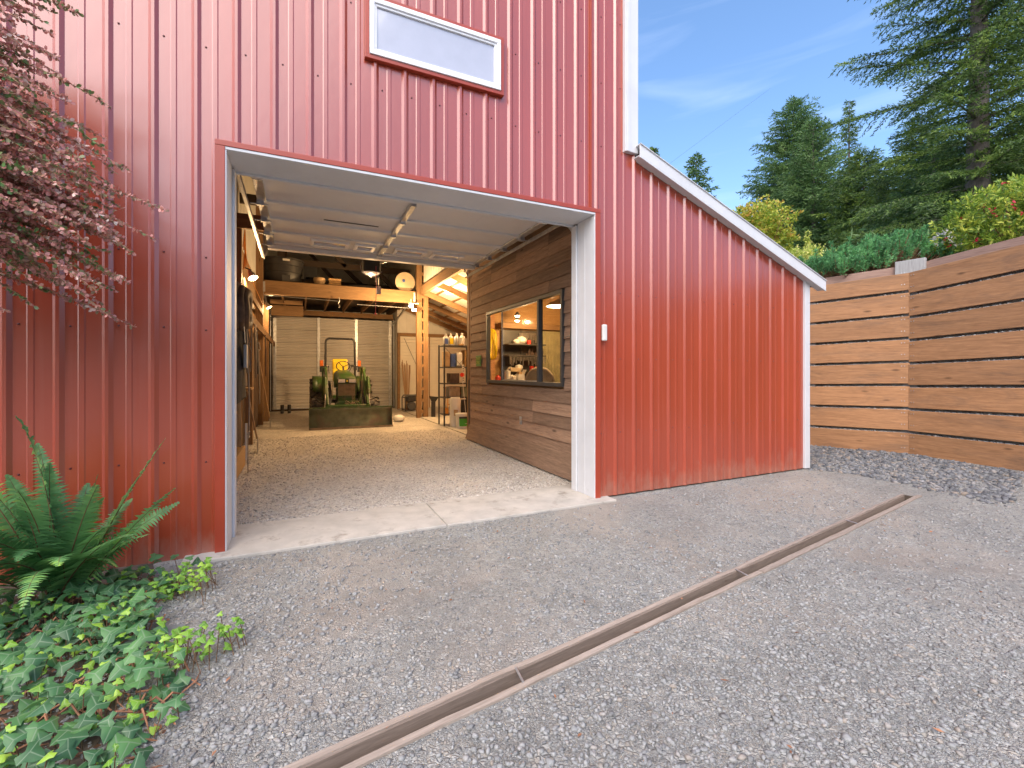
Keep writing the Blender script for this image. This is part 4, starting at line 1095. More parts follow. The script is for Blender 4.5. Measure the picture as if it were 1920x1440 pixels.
for j, (dx, s_) in enumerate(((0, 1.0), (.07, .86), (.12, .72))):
    pts = [(dx, s_*.34*math.sin(a)*(1-.15*math.cos(a)), s_*.30*math.cos(a)) for a in [2*math.pi*i/20 for i in range(21)]]
    k = MB(); k.tube(pts, [.075+.012*math.sin(i) for i in range(21)], 10, caps=False); k.build('collar', 'leather', t, True)
t = thing('harness_strap', 'wide grey leather strap with a buckle hanging in front of the coat', 'strap', (-.66, 3.1, 0))
def ribbon(mb, pts, w_, th=.008, ax=(0, 1, 0)):
    for p, q_ in zip(pts, pts[1:]): mb.beam(p, q_, w_, th, up=(1, 0, 0))
k = MB(); ribbon(k, [(-.02, .02, 2.3), (0, .03, 1.9), (.02, .0, 1.5), (.03, .02, 1.0), (.02, .06, .58)], .075, .012); k.build('strap', 'strap', t)
k = MB(); k.tube([(.02, .0, .60), (.02, .12, .60), (.02, .12, .52), (.02, .0, .52), (.02, .0, .60)], .01, 6); k.build('buckle', 'steel', t)
k = MB(); ribbon(k, [(.02, -.1, .60), (.02, -.09, .32), (.02, -.06, .04)], .035, .01); k.build('tail', 'strap', t)
k = MB(); ribbon(k, [(-.02, -.16, 2.1), (-.01, -.14, 1.85)], .02); k.box(-.02, -.22, 1.5, .02, -.1, 1.82); k.build('pulley', 'galvanised', t, bevel=.02)
t = thing('bridle', 'tangle of thin reins hanging beside the collars', 'bridle', (-.72, 3.6, 0))
k = MB(); q = random.Random(21)
for j in range(9):
    y = q.uniform(-.25, .45); k.tube([(q.uniform(-.03, .04), y, 2.25), (q.uniform(0, .05), y+q.uniform(-.1, .1), 1.9), (q.uniform(-.02, .05), y+q.uniform(-.12, .12), 1.6+q.uniform(-.2, .2))], .010, 6)
k.build('reins', 'strap', t)
t = thing('lead_rope', 'pale looped lead rope hanging farther back on the stall wall', 'rope', (-.80, 7.1, 0))
k = MB(); k.tube([(0, -.06, 1.95), (.02, -.08, 1.3), (.02, -.05, .85), (.02, .0, .75), (.02, .06, .85), (.02, .05, 1.4), (0, .05, 1.95)], .014, 7)
k.tube([(0, 0, 2.1), (.03, .0, 1.95), (.0, -.05, 1.9)], .02, 7); k.build('rope', 'strap', t, True)
for i, (y, z, lab) in enumerate(((4.6, 1.15, 'light wooden bracket shelf on the left wall beyond the coat'), (2.2, .92, 'light wooden bracket nearest the white jamb'))):
    t = thing('bracket_shelf', lab, 'shelf', (-.93, y, z), 0, 'bracket shelves on the stall wall')
    k = MB(); k.box(0, -.2, 0, .22, .25, .03); k.build('shelf_board', 'stool_wood', t)
    k = MB(); k.prism([(0, -.22), (.15, -.001), (0, -.001)], 'y', -.02, .02); k.build('bracket', 'stool_wood', t)
t = thing('hanging_chain', 'dark chain and hooks on the left wall below the rail', 'chain', (-.77, 6.0, 0))
k = MB(); q = random.Random(2)
for j in range(8): k.tube([(0, -.2+.07*j, 2.3), (.02, -.2+.07*j+q.uniform(-.05, .05), 2.3-q.uniform(.3, .9))], .016, 6)
k.build('links', 'dark_metal', t)
k = MB(); k.box(-.80, 4.35, 0, -.77, 4.40, .60); tag(k.build('white_lath', 'white_plastic', rot=None), 'short white lath standing against the left wall', 'lath')
k = MB(); k.box(-1.0, 1.6, 0, -.75, 3.9, .30); tag(k.build('timber_block', 'stool_wood', None, bevel=.01), 'low light timber sill at the foot of the left wall', 'timber')
t = thing('canvas_jacket', 'brown canvas jacket hanging beyond the coat on the left wall', 'jacket', (-.84, 4.1, 0))
k = MB(); coat(k, -.30, .25, 1.2, 2.15, .2, 7); k.build('body', 'leather', t, True)
k = MB(); coat(k, .2, .36, 1.3, 2.05, .12, 8); k.build('sleeve', 'leather', t, True)
t = thing('work_coat', 'dark coat hanging behind the white jamb nearest the doorway', 'coat', (-.84, 2.3, 0))
k = MB(); coat(k, -.45, .35, .5, 2.2, .24, 11); k.build('body', 'fabric_dark', t, True)
for i, (y, lab) in enumerate(((5.6, 'nearer rope hank hanging from the wall rail'), (8.4, 'farther rope hank hanging from the wall rail'), (11.8, 'rope hank hanging from the rail close to the rear door'))):
    t = thing('rope_hank', lab, 'rope', (-.74, y, 0), 0, 'rope hanks on the wall rail')
    k = MB(); q = random.Random(30+i)
    for j in range(4): k.tube([(0, -.05, 2.35), (.01, -.09+.02*j, 1.9), (.01, -.03+.02*j, 1.35+.06*j), (.01, .07-.01*j, 1.9), (0, .04, 2.35)], .013, 6)
    k.build('rope', 'strap' if i != 1 else 'leather', t, True)
for i, (y, h_, lab) in enumerate(((5.0, 1.5, 'long handled shovel leaning on the left wall'), (8.9, 1.7, 'rake leaning on the left wall before the tall post'))):
    t = thing('garden_tool', lab, 'tool', (-.72, y, 0), 0, 'long handled tools along the left wall')
    k = MB(); k.tube([(.05, 0, .25), (-.18, .05, h_)], .014, 7); k.build('handle', 'stick_wood', t, True)
    k = MB(); k.prism([(-.09, .02), (.09, .02), (.10, .2), (.03, .29), (-.03, .29), (-.10, .2)], 'x', .055, .065); k.build('blade', 'steel', t)
t = thing('rubber_boots', 'black boots on the gravel by the rear door', 'boots', (-.52, 13.5, 0))
for x in (0, .22):
    k = MB(); k.lathe([(.06, .0), (.06, .3)], (x, 0, 0), 'z', 10); k.box(x-.05, -.22, 0, x+.05, .0, .09); k.build('boot', 'black_plastic', t, bevel=.02)

# ================================================================ tractor (nose towards the doorway)
T = thing('compact_tractor', 'green compact tractor with yellow seat, roll bar and front loader bucket parked in the barn', 'tractor', (1.17, 9.6, 0))
def wheel(x, y, r, w_, lug, name='wheel', side=1):
    wp = empty_part(name, T, (x, y, r))
    k = MB(); k.lathe([(r*.55, -w_/2), (r*.80, -w_/2), (r*.93, -w_*.42), (r*.955, 0), (r*.93, w_*.42), (r*.80, w_/2), (r*.55, w_/2)], (0, 0, 0), 'x', 32)
    for i in range(lug):
        a = 2*math.pi*i/lug
        for s_ in (-1, 1):
            a2 = a+(.5*2*math.pi/lug if s_ > 0 else 0)
            p = Vector((s_*w_*.02, math.cos(a2)*r*.965, math.sin(a2)*r*.965)); q_ = Vector((s_*w_*.48, math.cos(a2+.22)*r*.94, math.sin(a2+.22)*r*.94))
            k.beam(p, q_, .035, .06*r/.4, up=(0, math.cos(a2), math.sin(a2)))
    k.build('tyre', 'rubber', wp, True)
    k = MB(); k.lathe([(.05, side*w_*.30), (r*.25, side*w_*.2), (r*.5, side*w_*.15), (r*.56, side*w_*.42), (r*.57, side*w_*.44), (r*.57, -side*w_*.3)], (0, 0, 0), 'x', 24)
    k.build('rim', 'yellow_paint', wp, True)
for s_ in (-1, 1): wheel(s_*.73, -.70, .375, .27, 13, side=s_)
for s_ in (-1, 1): wheel(s_*.68, 1.0, .62, .38, 16, side=s_)
# chassis and engine
k = MB(); k.box(-.16, -.95, .42, .16, 1.2, .62); k.box(-.75, -.76, .33, .75, -.64, .43); k.box(-.70, .92, .5, .70, 1.08, .74)
k.build('chassis', 'green_paint', T, bevel=.015)
k = MB(); k.box(-.19, -.72, .62, .19, .3, .98); k.build('engine', 'dark_metal', T, bevel=.01)
# hood: lofted cross sections
def loft(mb, secs, mi=0, caps=True):
    n_ = len(secs[0]); V = [p for s_ in secs for p in s_]; F = []
    for i in range(len(secs)-1):
        for j in range(n_): F.append((i*n_+j, i*n_+(j+1) % n_, (i+1)*n_+(j+1) % n_, (i+1)*n_+j))
    if caps: F += [tuple(range(n_))[::-1], tuple((len(secs)-1)*n_+j for j in range(n_))]
    mb.add(V, F, mi)
def hsec(y, hw, zb, zt, cr):
    return [(-hw, y, zb), (-hw, y, zt-cr), (-hw+cr*.35, y, zt-cr*.35), (-hw+cr, y, zt), (hw-cr, y, zt), (hw-cr*.35, y, zt-cr*.35), (hw, y, zt-cr), (hw, y, zb)]
k = MB(); loft(k, [hsec(-.98, .23, 1.16, 1.27, .05), hsec(-.93, .255, 1.14, 1.31, .09), hsec(-.6, .265, 1.05, 1.40, .12), hsec(-.1, .265, 1.0, 1.46, .13), hsec(.35, .25, 1.0, 1.50, .12)])
k.build('hood', 'green_paint', T, True)
k = MB(); k.box(-.235, -.95, .80, -.215, -.90, 1.16); k.box(.215, -.95, .80, .235, -.90, 1.16); k.box(-.235, -.95, .78, .235, -.90, .81); k.box(-.235, -.97, 1.13, .235, -.90, 1.165)
k.build('grille_frame', 'green_paint', T, bevel=.004)
k = MB(); k.box(-.214, -.92, .81, .214, -.91, 1.13)
for i in range(15): k.box(-.212, -.93, .825+i*.02, .212, -.921, .831+i*.02)
k.build('grille', 'rust_steel', T)
k = MB(); k.box(-.235, -.998, 1.155, .235, -.965, 1.255); k.build('headlight_panel', 'black_plastic', T, bevel=.008)
for s_ in (-1, 1):
    k = MB(); k.box(s_*.135-.085, -1.004, 1.16, s_*.135+.085, -.999, 1.25); k.lathe([(.028, -1.01), (.03, -1.004)], (s_*.135, 0, 1.205), 'y', 14); k.build('headlight', 'lens', T, bevel=.002)
k = MB(); k.box(-.028, -1.005, 1.165, .028, -.999, 1.245); k.build('badge', 'green_paint', T, bevel=.003)
k = MB(); k.prism([(-.018, 1.185), (.018, 1.185), (.024, 1.21), (.01, 1.235), (0, 1.215), (-.012, 1.235), (-.022, 1.21)], 'y', -1.008, -1.0055); k.build('badge', 'yellow_paint', T)
k = MB(); k.box(-.22, -.97, .55, .22, -.88, .76); k.build('front_weight', 'green_paint', T, bevel=.01)
# seat, steering, fenders, roll bar
k = MB(); k.prism([(.70, 1.15), (.95, 1.15), (1.06, 1.55), (1.08, 1.80), (1.02, 1.86), (.95, 1.8), (.9, 1.5), (.62, 1.28), (.60, 1.18)], 'x', -.24, .20)
k.build('seat', 'yellow_paint', T, bevel=.05)
k = MB()
for i in range(24):
    a = 2*math.pi*i/24; b_ = 2*math.pi*(i+1)/24
    P1 = lambda a: (.03+.19*math.cos(a), .55-.07*math.sin(a), 1.62+.14*math.sin(a))
    k.tube([P1(a), P1(b_)], .014, 6)
for a in (.4, 2.3, 4.7): k.tube([(.03, .56, 1.60), P1(a)], .012, 6)
k.build('steering_wheel', 'black_plastic', T, True)
k = MB(); k.tube([(.03, .36, 1.38), (.03, .54, 1.60)], .03, 8); k.box(-.18, .3, 1.0, .2, .42, 1.46); k.build('dashboard', 'black_plastic', T, bevel=.02)
for s_ in (-1, 1):
    k = MB(); V = []; F = []
    for i in range(13):
        a = math.pi*(.12+.80*i/12); r = .70
        for x in (s_*.46, s_*.80): V.append((x, 1.0-r*math.cos(a), .62+r*math.sin(a)*1.0))
    for i in range(12): F.append((2*i, 2*i+1, 2*i+3, 2*i+2))
    n0 = len(V); V += [(s_*.46, y, z) for (x, y, z) in V[0:26:2]]; base = len(V); V.append((s_*.46, 1.0, .8))
    for i in range(12): F.append((n0+i, n0+i+1, base))
    k.add(V, F); o = k.build('fender', 'green_paint', T, True); sm = o.modifiers.new('s', 'SOLIDIFY'); sm.thickness = .02
k = MB(); k.box(-.45, .2, .60, .45, .9, .64); k.build('platform', 'dark_metal', T)
k = MB()
pts = [(-.43, 1.12, .75), (-.43, 1.12, 1.55), (-.42, 1.12, 2.36), (-.40, 1.12, 2.43), (-.33, 1.12, 2.47), (.33, 1.12, 2.47), (.40, 1.12, 2.43), (.42, 1.12, 2.36), (.43, 1.12, 1.55), (.43, 1.12, .75)]
k.tube(pts, .034, 8); k.box(.39, 1.07, 1.50, .48, 1.17, 1.62); k.box(-.48, 1.07, 1.50, -.39, 1.17, 1.62)
k.build('roll_bar', 'black_plastic', T, True)
for s_ in (-1, 1):
    k = MB(); k.box(s_*.545-.05, 1.02, 1.62, s_*.545+.05, 1.08, 1.80); k.build('turn_light', 'amber', T, bevel=.01)
    k = MB(); k.box(s_*.545-.05, 1.03, 1.44, s_*.545+.05, 1.10, 1.615); k.box(min(s_*.43, s_*.545), 1.09, 1.6, max(s_*.43, s_*.545), 1.12, 1.63); k.build('rear_light', 'black_plastic', T, bevel=.01)
k = MB(); k.blob((.30, .55, 1.63), (.07, .03, .03), 3, 10, .1); k.tube([(.2, .5, 1.45), (.28, .55, 1.62)], .01, 6); k.tube([(-.36, .5, 1.4), (-.38, .5, 1.58)], .012, 6); k.blob((-.38, .5, 1.6), (.022, .022, .03), 1, 8, 0)
k.build('levers', 'black_plastic', T, True)
# loader
for s_ in (-1, 1):
    ld = empty_part('loader_arm', T)
    k = MB(); k.prism([(-.10, .50), (.06, .50), (.02, 1.50), (-.10, 1.58), (-.22, 1.50)], 'x', s_*.46-.02, s_*.46+.02); k.prism([(-.10, .60), (.06, .60), (.02, 1.50), (-.10, 1.58), (-.22, 1.50)], 'x', s_*.56-.02, s_*.56+.02)
    k.build('mast', 'green_paint', ld, bevel=.006)
    k = MB(); k.prism([(-.02, 1.40), (-.02, 1.52), (-.12, 1.60), (-.34, 1.56), (-.85, 1.22), (-1.32, .62), (-1.30, .50), (-1.20, .52), (-.78, 1.08), (-.34, 1.40)], 'x', s_*.50-.028, s_*.50+.028)
    k.build('arm', 'green_paint', ld, bevel=.012)
    k = MB(); k.tube([(s_*.545, -.90, 1.30), (s_*.545, -1.12, .86)], .045, 12); k.build('cylinder', 'green_paint', ld, True)
    k = MB(); k.tube([(s_*.545, -1.12, .88), (s_*.545, -1.30, .50)], .022, 10); k.build('piston_rod', 'steel', ld, True)
    k = MB(); k.tube([(s_*.40, -.14, .62), (s_*.42, -.62, 1.0)], .032, 10); k.build('cylinder', 'green_paint', ld, True)
    k = MB(); q = random.Random(s_+3)
    for j in range(3): k.tube([(s_*(.46-.03*j), -.5, 1.2), (s_*(.42-.02*j), -.8, .95+q.uniform(-.05, .05)), (s_*(.44-.02*j), -1.1, .7), (s_*.45, -1.25, .5)], .013, 6)
    k.build('hydraulic_hose', 'dark_metal', ld, True)
k = MB(); k.tube([(-.55, -1.28, .55), (.55, -1.28, .55)], .045, 12); k.build('cross_tube', 'green_paint', T, True)
k = MB(); k.prism([(-.30, .52), (.30, .52), (.30, .62), (.24, .68), (-.24, .68), (-.30, .62)], 'y', -1.22, -1.14); k.build('carrier_plate', 'green_paint', T, bevel=.006)
k = MB(); q = random.Random(9)
for (x, z0, z1) in ((.13, .68, 1.08), (.17, .68, 1.08), (-.37, .72, 1.2), (.37, .72, 1.2)):
    n_ = int((z1-z0)/.035)
    for i in range(n_):
        z = z1-i*.035; a = .012 if i % 2 else 0
        k.tube([(x-.012+a, -1.0-.0, z), (x+.012, -1.0-a, z), (x+.012, -1.0, z-.04), (x-.012, -1.0, z-.04)], .006, 5)
for i in range(60):
    x = q.uniform(-.06, .26); z = .62+q.uniform(-.05, .06); k.tube([(x, -1.23-q.uniform(0, .03), z), (x+q.uniform(-.03, .03), -1.24, z+q.uniform(-.03, .03))], .009, 5)
k.build('chain', 'rust_steel', T)
# bucket: curved shell with side plates
bk = empty_part('loader_bucket', T, (.065, -1.58, .0))
pro = [(-.02, .02), (.30, .04), (.40, .12), (.43, .26), (.38, .40), (.24, .52), (.04, .55)]
k = MB(); V = []; F = []
# front mouldboard seen from the nose: the concave side faces the doorway
for (y, z) in [(.0, .0), (.05, .05), (.085, .13), (.10, .25), (.09, .37), (.055, .47), (.0, .53)]:
    V += [(-1.0, y, z), (1.0, y, z)]
for i in range(6): F.append((2*i, 2*i+1, 2*i+3, 2*i+2))
k.add(V, F); o = k.build('mouldboard', 'green_worn', bk, True); s2 = o.modifiers.new('s', 'SOLIDIFY'); s2.thickness = .014; s2.offset = 0
k = MB(); k.box(-1.0, -.015, .525, 1.0, .035, .553); k.build('top_edge', 'green_paint', bk, bevel=.004)
k = MB(); k.box(-1.01, -.05, .0, 1.03, .01, .05); k.build('cutting_edge', 'rust_steel', bk, bevel=.004)
for x in (-1.008, 1.0):
    k = MB(); k.prism([(-.04, .0), (.11, .0), (.12, .25), (.10, .53), (-.005, .53), (.0, .3)], 'x', x, x+.012); k.build('side_plate', 'green_worn', bk)
bk.rotation_euler = (0, 0, rad(-1.8))

# ================================================================ retaining wall
rw = thing('retaining_wall', 'tall wall of long orange brown stacked planks holding back the planted slope', 'wall', (9.78, .03, 0))
def bay(A, Bp, zt0, zt1, n_=8, first=.30):
    """planks from A to Bp in the local frame of the bay; z of the top at each end"""
    A = Vector(A); Bp = Vector(Bp); d = Bp-A; Lb = d.length; ang = math.atan2(d.y, d.x)
    k = MB(); hb0 = (zt0-first)/(n_-1)*1.0; hb1 = (zt1-first)/(n_-1); q = random.Random(int(A.x*100))
    LbX = Lb; Lb = Lb+.014
    for i in range(n_):
        z0a = .0 if i == 0 else hb0*i; z0b = .0 if i == 0 else hb1*i
        z1a = hb0*(i+1)-.05; z1b = hb1*(i+1)-.05
        if i == n_-1: z1a, z1b = zt0, zt1
        o_ = q.uniform(-.006, .006)
        k.add([(0.003, -.02+o_, z0a), (Lb-.003, -.02+o_, z0b), (Lb-.003, .02+o_, z0b), (0.003, .02+o_, z0a), (0.003, -.02+o_, z1a), (Lb-.003, -.02+o_, z1b), (Lb-.003, .02+o_, z1b), (0.003, .02+o_, z1a)],
              [(0, 3, 2, 1), (4, 5, 6, 7), (0, 1, 5, 4), (1, 2, 6, 5), (2, 3, 7, 6), (3, 0, 4, 7)])
    Lb = LbX
    o = k.build('plank_panel', 'plank_cedar', rw, bevel=.006); o.location = (A.x-9.78, A.y-.03, 0); o.rotation_euler = (0, 0, ang)
    k = MB()
    for i in range(n_):
        for x in (.05, .09, Lb-.06, Lb-.10):
            for f_ in (.25, .75):
                z = (hb0*(i+f_))*(1-x/Lb)+(hb1*(i+f_))*(x/Lb); k.box(x-.006, -.031, z-.006, x+.006, -.024, z+.006)
    o2 = k.build('plank_screws', 'galvanised', o)
    k = MB(); k.box(0, .075, 0, Lb, .085, min(zt0, zt1)-.05); o3 = k.build('gravel_backing', 'gravel', rw); o3.location = o.location; o3.rotation_euler = o.rotation_euler
    k = MB(); k.add([(0, .175, zt0-.1), (Lb+.03, .175, zt1-.1), (Lb+.03, .21, zt1-.1), (0, .21, zt0-.1), (0, .175, zt0+.17), (Lb+.03, .175, zt1+.17), (Lb+.03, .21, zt1+.17), (0, .21, zt0+.17)],
              [(0, 3, 2, 1), (4, 5, 6, 7), (0, 1, 5, 4), (1, 2, 6, 5), (2, 3, 7, 6), (3, 0, 4, 7)])
    o4 = k.build('back_board', 'plank_back', rw, bevel=.005); o4.location = o.location; o4.rotation_euler = o.rotation_euler
PA, PB, PC, PD = (8.35, 2.9), (9.78, .03), (9.44, -2.2), (8.3, -6.0)
bay(PA, PB, 3.02, 3.20); bay(PB, PC, 3.20, 3.36, first=.36); bay(PC, PD, 3.36, 3.40, first=.36)
# river stones filling behind the boards
q = np.random.default_rng(4)
for (x, y, zt, an) in ((9.866, .045, 3.44, 9), (9.14, 1.495, 3.34, 26.5), (9.53, -2.17, 3.60, 2)):
    k = MB(); k.box(-.21, -.045, 0, .21, .04, zt); o = k.build('post', 'post_grey', rw, bevel=.006)
    o.location = (x-9.78, y-.03, 0); o.rotation_euler = (0, 0, rad(an+90))

def reg_gap(q, N):
    seg = [(PA, PB, 3.02, 3.20, .30), (PB, PC, 3.20, 3.36, .36), (PC, PD, 3.36, 3.40, .36)]; out = []
    for i in range(N):
        A, B_, za_, zb_, fr_ = seg[q.integers(3)]; t_ = q.random(); j = q.integers(1, 8); d = Vector((B_[0]-A[0], B_[1]-A[1])).normalized()
        z = ((za_-fr_)/7*(1-t_)+(zb_-fr_)/7*t_)*j-.052; off = q.uniform(.0, .05)
        out.append((A[0]+(B_[0]-A[0])*t_-d.y*off, A[1]+(B_[1]-A[1])*t_+d.x*off, z))
    return np.array(out)
o = stones('gap_stones', 5200, reg_gap, 'pebble', .022, .05, 15); o.parent = rw; o.location = (-9.78, -.03, 0); o['kind'] = 'stuff'

# ================================================================ foliage helpers
def frames(D, q):
    """unit side and normal vectors for directions D (n,3), random roll"""
    n_ = len(D); R = q.normal(size=(n_, 3)); S = np.cross(D, R); S /= np.linalg.norm(S, axis=1, keepdims=True)+1e-9
    N = np.cross(S, D); return S, N
def diamonds(P, D, Ln, W, q, up=None, wide=.45, sag=.0):
    """one four sided leaf per point"""
    if up is None: S, N = frames(D, q)
    else:
        U = np.broadcast_to(np.array(up, float), D.shape)+q.normal(0, .45, D.shape)
        S = np.cross(D, U); S /= np.linalg.norm(S, axis=1, keepdims=True)+1e-9; N = np.cross(S, D)
    Ln = Ln[:, None]; W = W[:, None]
    a = P; b_ = P+D*Ln*wide+S*W/2+N*W*.12; c = P+D*Ln+np.array([0, 0, -1.])*Ln*sag; d = P+D*Ln*wide-S*W/2+N*W*.12
    V = np.stack([a, b_, c, d], 1).reshape(-1, 3); F = np.arange(len(V)).reshape(-1, 4); return V, F
def unit(v): return v/(np.linalg.norm(v, axis=-1, keepdims=True)+1e-9)

def conifer(name, label, loc, H, R, nb, mat, seed, base=.08, needle=.16, nw=.05, per=11, droop=.25, up=.25, power=.8, trunk=.16, gap=0.0, group=None, cat='tree', lean=0, shootscale=1.0, one_side=None, barkmat='bark'):
    q = np.random.default_rng(seed)
    t = thing(name, label, cat, loc, 0, group)
    tk = MB(); nseg = 10
    tk.tube([(lean*(i/nseg)**2*H, .02*math.sin(i), H*i/nseg) for i in range(nseg+1)], [max(.012, trunk*(1-i/nseg)**.8) for i in range(nseg+1)], 9)
    Ps, Ds, Ls = [], [], []
    for i in range(nb):
        f = (i+q.random()*.8)/nb; h = H*(base+(1-base)*f**.92)
        if h > H*.995: h = H*.995
        az = i*2.39996+q.normal(0, .35)
        fr_ = (1-h/H)
        Lb = R*(fr_**power)*q.uniform(.62, 1.12)+.10
        if q.random() < gap: Lb *= q.uniform(.25, .6)
        if one_side is not None and math.cos(az-one_side) < -.2: Lb *= .6
        e0 = up*(1-fr_)+q.normal(0, .10)+.05; dr = droop*fr_*q.uniform(.6, 1.3)
        ns = max(4, int(Lb/(.16*shootscale)))
        tt = (np.arange(ns)+.6)/ns
        ca, sa = math.cos(az), math.sin(az); x0 = lean*(h/H)**2*H
        def pt(t_): return np.array([x0+ca*Lb*t_, sa*Lb*t_, h+Lb*(e0*t_-dr*t_*t_)])
        if Lb > .35:
            tk.tube([tuple(pt(0)), tuple(pt(.35)), tuple(pt(.7)), tuple(pt(1.0))], [max(.008, trunk*.20*fr_+.006), .012+.010*fr_, .009, .004], 4, caps=False)
        for t_ in tt:
            c = pt(t_); dirb = unit(np.array([ca, sa, e0-2*dr*t_]))
            for s_ in (-1, 1, 0):
                sl = (.42*Lb*(1.05-t_)**.7+.14)*q.uniform(.6, 1.15) if s_ else .12+.1*Lb*(1-t_)
                sl = min(sl, .95)
                side = np.array([-sa*s_, ca*s_, 0])
                ds_ = unit(side*.85+dirb*.75+np.array([0, 0, -.18-.25*droop+q.normal(0, .12)])) if s_ else dirb
                m_ = max(3, int(per*sl/.45))
                u = (np.arange(m_)+q.random(m_))/m_
                p = c[None]+ds_[None]*(u*sl)[:, None]+np.array([0, 0, -1.])*(u*u*sl*.22)[:, None]
                Ps.append(p+q.normal(0, .015, p.shape)); 
                dd_ = unit(ds_[None]+q.normal(0, .42, p.shape)+np.array([0, 0, -.12])); Ds.append(dd_); Ls.append(np.full(m_, 1.0))
    P = np.concatenate(Ps); D = np.concatenate(Ds); n_ = len(P)
    V, F = diamonds(P, D, needle*q.uniform(.6, 1.25, n_), nw*q.uniform(.7, 1.3, n_), q)
    npmesh('crown', V, F, mat, t)
    tk.build('trunk', barkmat, t, True)
    return t
FIRSG = 'tall conifers on the slope'
conifer('fir_tree', 'huge dark fir with a bare grey trunk showing between its spreading boughs', (18.9, 2.3, 4.0), 17, 4.5, 165, 'fir_dark', 11, base=.06, needle=.12, nw=.030, per=24, droop=.16, up=.3, trunk=.34, power=.62, gap=.25, group=FIRSG)
conifer('fir_tree', 'dark fir at the right edge of the picture behind the flowering bush', (23.5, 1.2, 4.6), 17, 3.9, 150, 'fir_dark', 12, base=.05, needle=.16, nw=.035, per=16, droop=.2, trunk=.25, power=.7, group=FIRSG)
conifer('fir_tree', 'broad dense dark fir filling the gap left of the huge fir', (24.6, 6.1, 4.6), 8.0, 4.2, 170, 'fir_dark', 13, base=.02, needle=.16, nw=.035, per=16, droop=.25, trunk=.22, power=.7, group=FIRSG)
conifer('fir_tree', 'low bushy fir under the boughs of the huge fir', (21.0, 4.2, 4.2), 5.6, 2.8, 110, 'fir_mid', 14, base=.02, needle=.15, nw=.032, per=16, droop=.25, trunk=.16, power=.6, group=FIRSG)
conifer('fir_tree', 'wide pointed conifer with several ragged tops left of the slim spruce', (30.5, 15.6, 5.6), 14.2, 5.0, 260, 'fir_mid', 15, base=.02, needle=.22, nw=.05, per=13, droop=.12, up=.6, trunk=.3, power=.62, group=FIRSG, shootscale=1.4)
conifer('fir_tree', 'lighter green conifer standing in front of the ragged topped one', (27.2, 12.3, 5.4), 10.6, 3.1, 190, 'fir_mid', 16, base=.02, needle=.2, nw=.045, per=13, droop=.1, up=.6, trunk=.22, power=.6, group=FIRSG, shootscale=1.3)
conifer('fir_tree', 'dark green conifer at the foot of the slim spruce', (26.3, 9.2, 5.2), 7.4, 3.2, 170, 'fir_dark', 17, base=.02, needle=.2, nw=.045, per=13, droop=.15, up=.5, trunk=.2, power=.6, group=FIRSG)
conifer('spruce_tree', 'slim spruce with a sparse pointed top and a bare reddish stem', (38.0, 16.2, 6.2), 15.9, 2.3, 130, 'fir_dark', 18, base=.18, needle=.24, nw=.05, per=10, droop=.35, up=.1, trunk=.2, power=.75, gap=.2, group=FIRSG, shootscale=1.5)
conifer('spruce_tree', 'small distant conifer top peeking over the upper part of the white roof edge', (41.5, 41.2, 6), 24.4, 1.9, 70, 'fir_dark', 19, base=.55, needle=.42, nw=.13, per=7, droop=.2, up=.5, trunk=.2, power=.5, gap=.5, group='conifer tops over the roof edge', shootscale=2.4)
conifer('spruce_tree', 'feathery conifer top rising over the middle of the white roof edge', (31.4, 24.8, 6), 14.4, 4.4, 90, 'fir_mid', 20, base=.35, needle=.30, nw=.09, per=8, droop=.3, up=.3, trunk=.2, power=.75, group='conifer tops over the roof edge', shootscale=1.7)
conifer('fir_tree', 'dark conifer low at the back between the yellow maple and the slope', (34, 21, 5.5), 8.2, 3.2, 110, 'fir_dark', 21, base=.02, needle=.26, nw=.08, per=8, droop=.15, trunk=.2, power=.6, group=FIRSG, shootscale=1.4)
conifer('fir_tree', 'dark fir far back at the right beneath the huge fir', (33.5, 7.5, 5.5), 8.0, 4.4, 130, 'fir_dark', 22, base=.02, needle=.26, nw=.08, per=8, droop=.15, trunk=.2, power=.6, group=FIRSG, shootscale=1.4)
conifer('fir_tree', 'mid green fir crowding behind the flowering bush', (28.0, 3.4, 5.2), 8.0, 3.6, 120, 'fir_mid', 23, base=.02, needle=.24, nw=.07, per=8, droop=.2, trunk=.2, power=.6, group=FIRSG, shootscale=1.3)

# understory on the slope: one mass
q = np.random.default_rng(77)
N = 26000
X = q.uniform(13, 34, N); Y = X*.62-6.5+q.uniform(-6, 5.5, N)
Z = np.array([hill_h(x-9, x, y) for x, y in zip(X, Y)])+q.random(N)**1.5*(.5+.9*(np.sin(X*1.3)*np.sin(Y*1.7)+1)/2)
P = np.stack([X, Y, Z], 1); D = unit(q.normal(size=(N, 3))*np.array([1, 1, .4])+np.array([0, 0, .7]))
V, F = diamonds(P, D, q.uniform(.12, .34, N), q.uniform(.04, .09, N), q)
o = npmesh('undergrowth', V, F, 'fir_mid'); tag(o, 'low green undergrowth covering the slope under the conifers', 'undergrowth', kind='stuff')

q = np.random.default_rng(78); N = 24000  # treeline out of view, added to darken the reflections low on the siding
X = q.uniform(-60, 60, N); Y = -24+q.normal(0, 2.0, N)-.004*X*X
top = 7.5+1.6*np.sin(X*.33)+1.2*np.sin(X*.9+1)+.9*np.sin(X*2.1)
P = np.stack([X, Y, top*q.random(N)**.75], 1); D = unit(q.normal(size=(N, 3))*np.array([1, 1, .5]))
V, F = diamonds(P, D, q.uniform(.7, 1.6, N), q.uniform(.3, .6, N), q)
o = npmesh('far_woods', V, F, 'fir_dark'); tag(o, 'unseen dark belt of woods facing the barn, added for reflections in its siding', 'woods', kind='stuff')

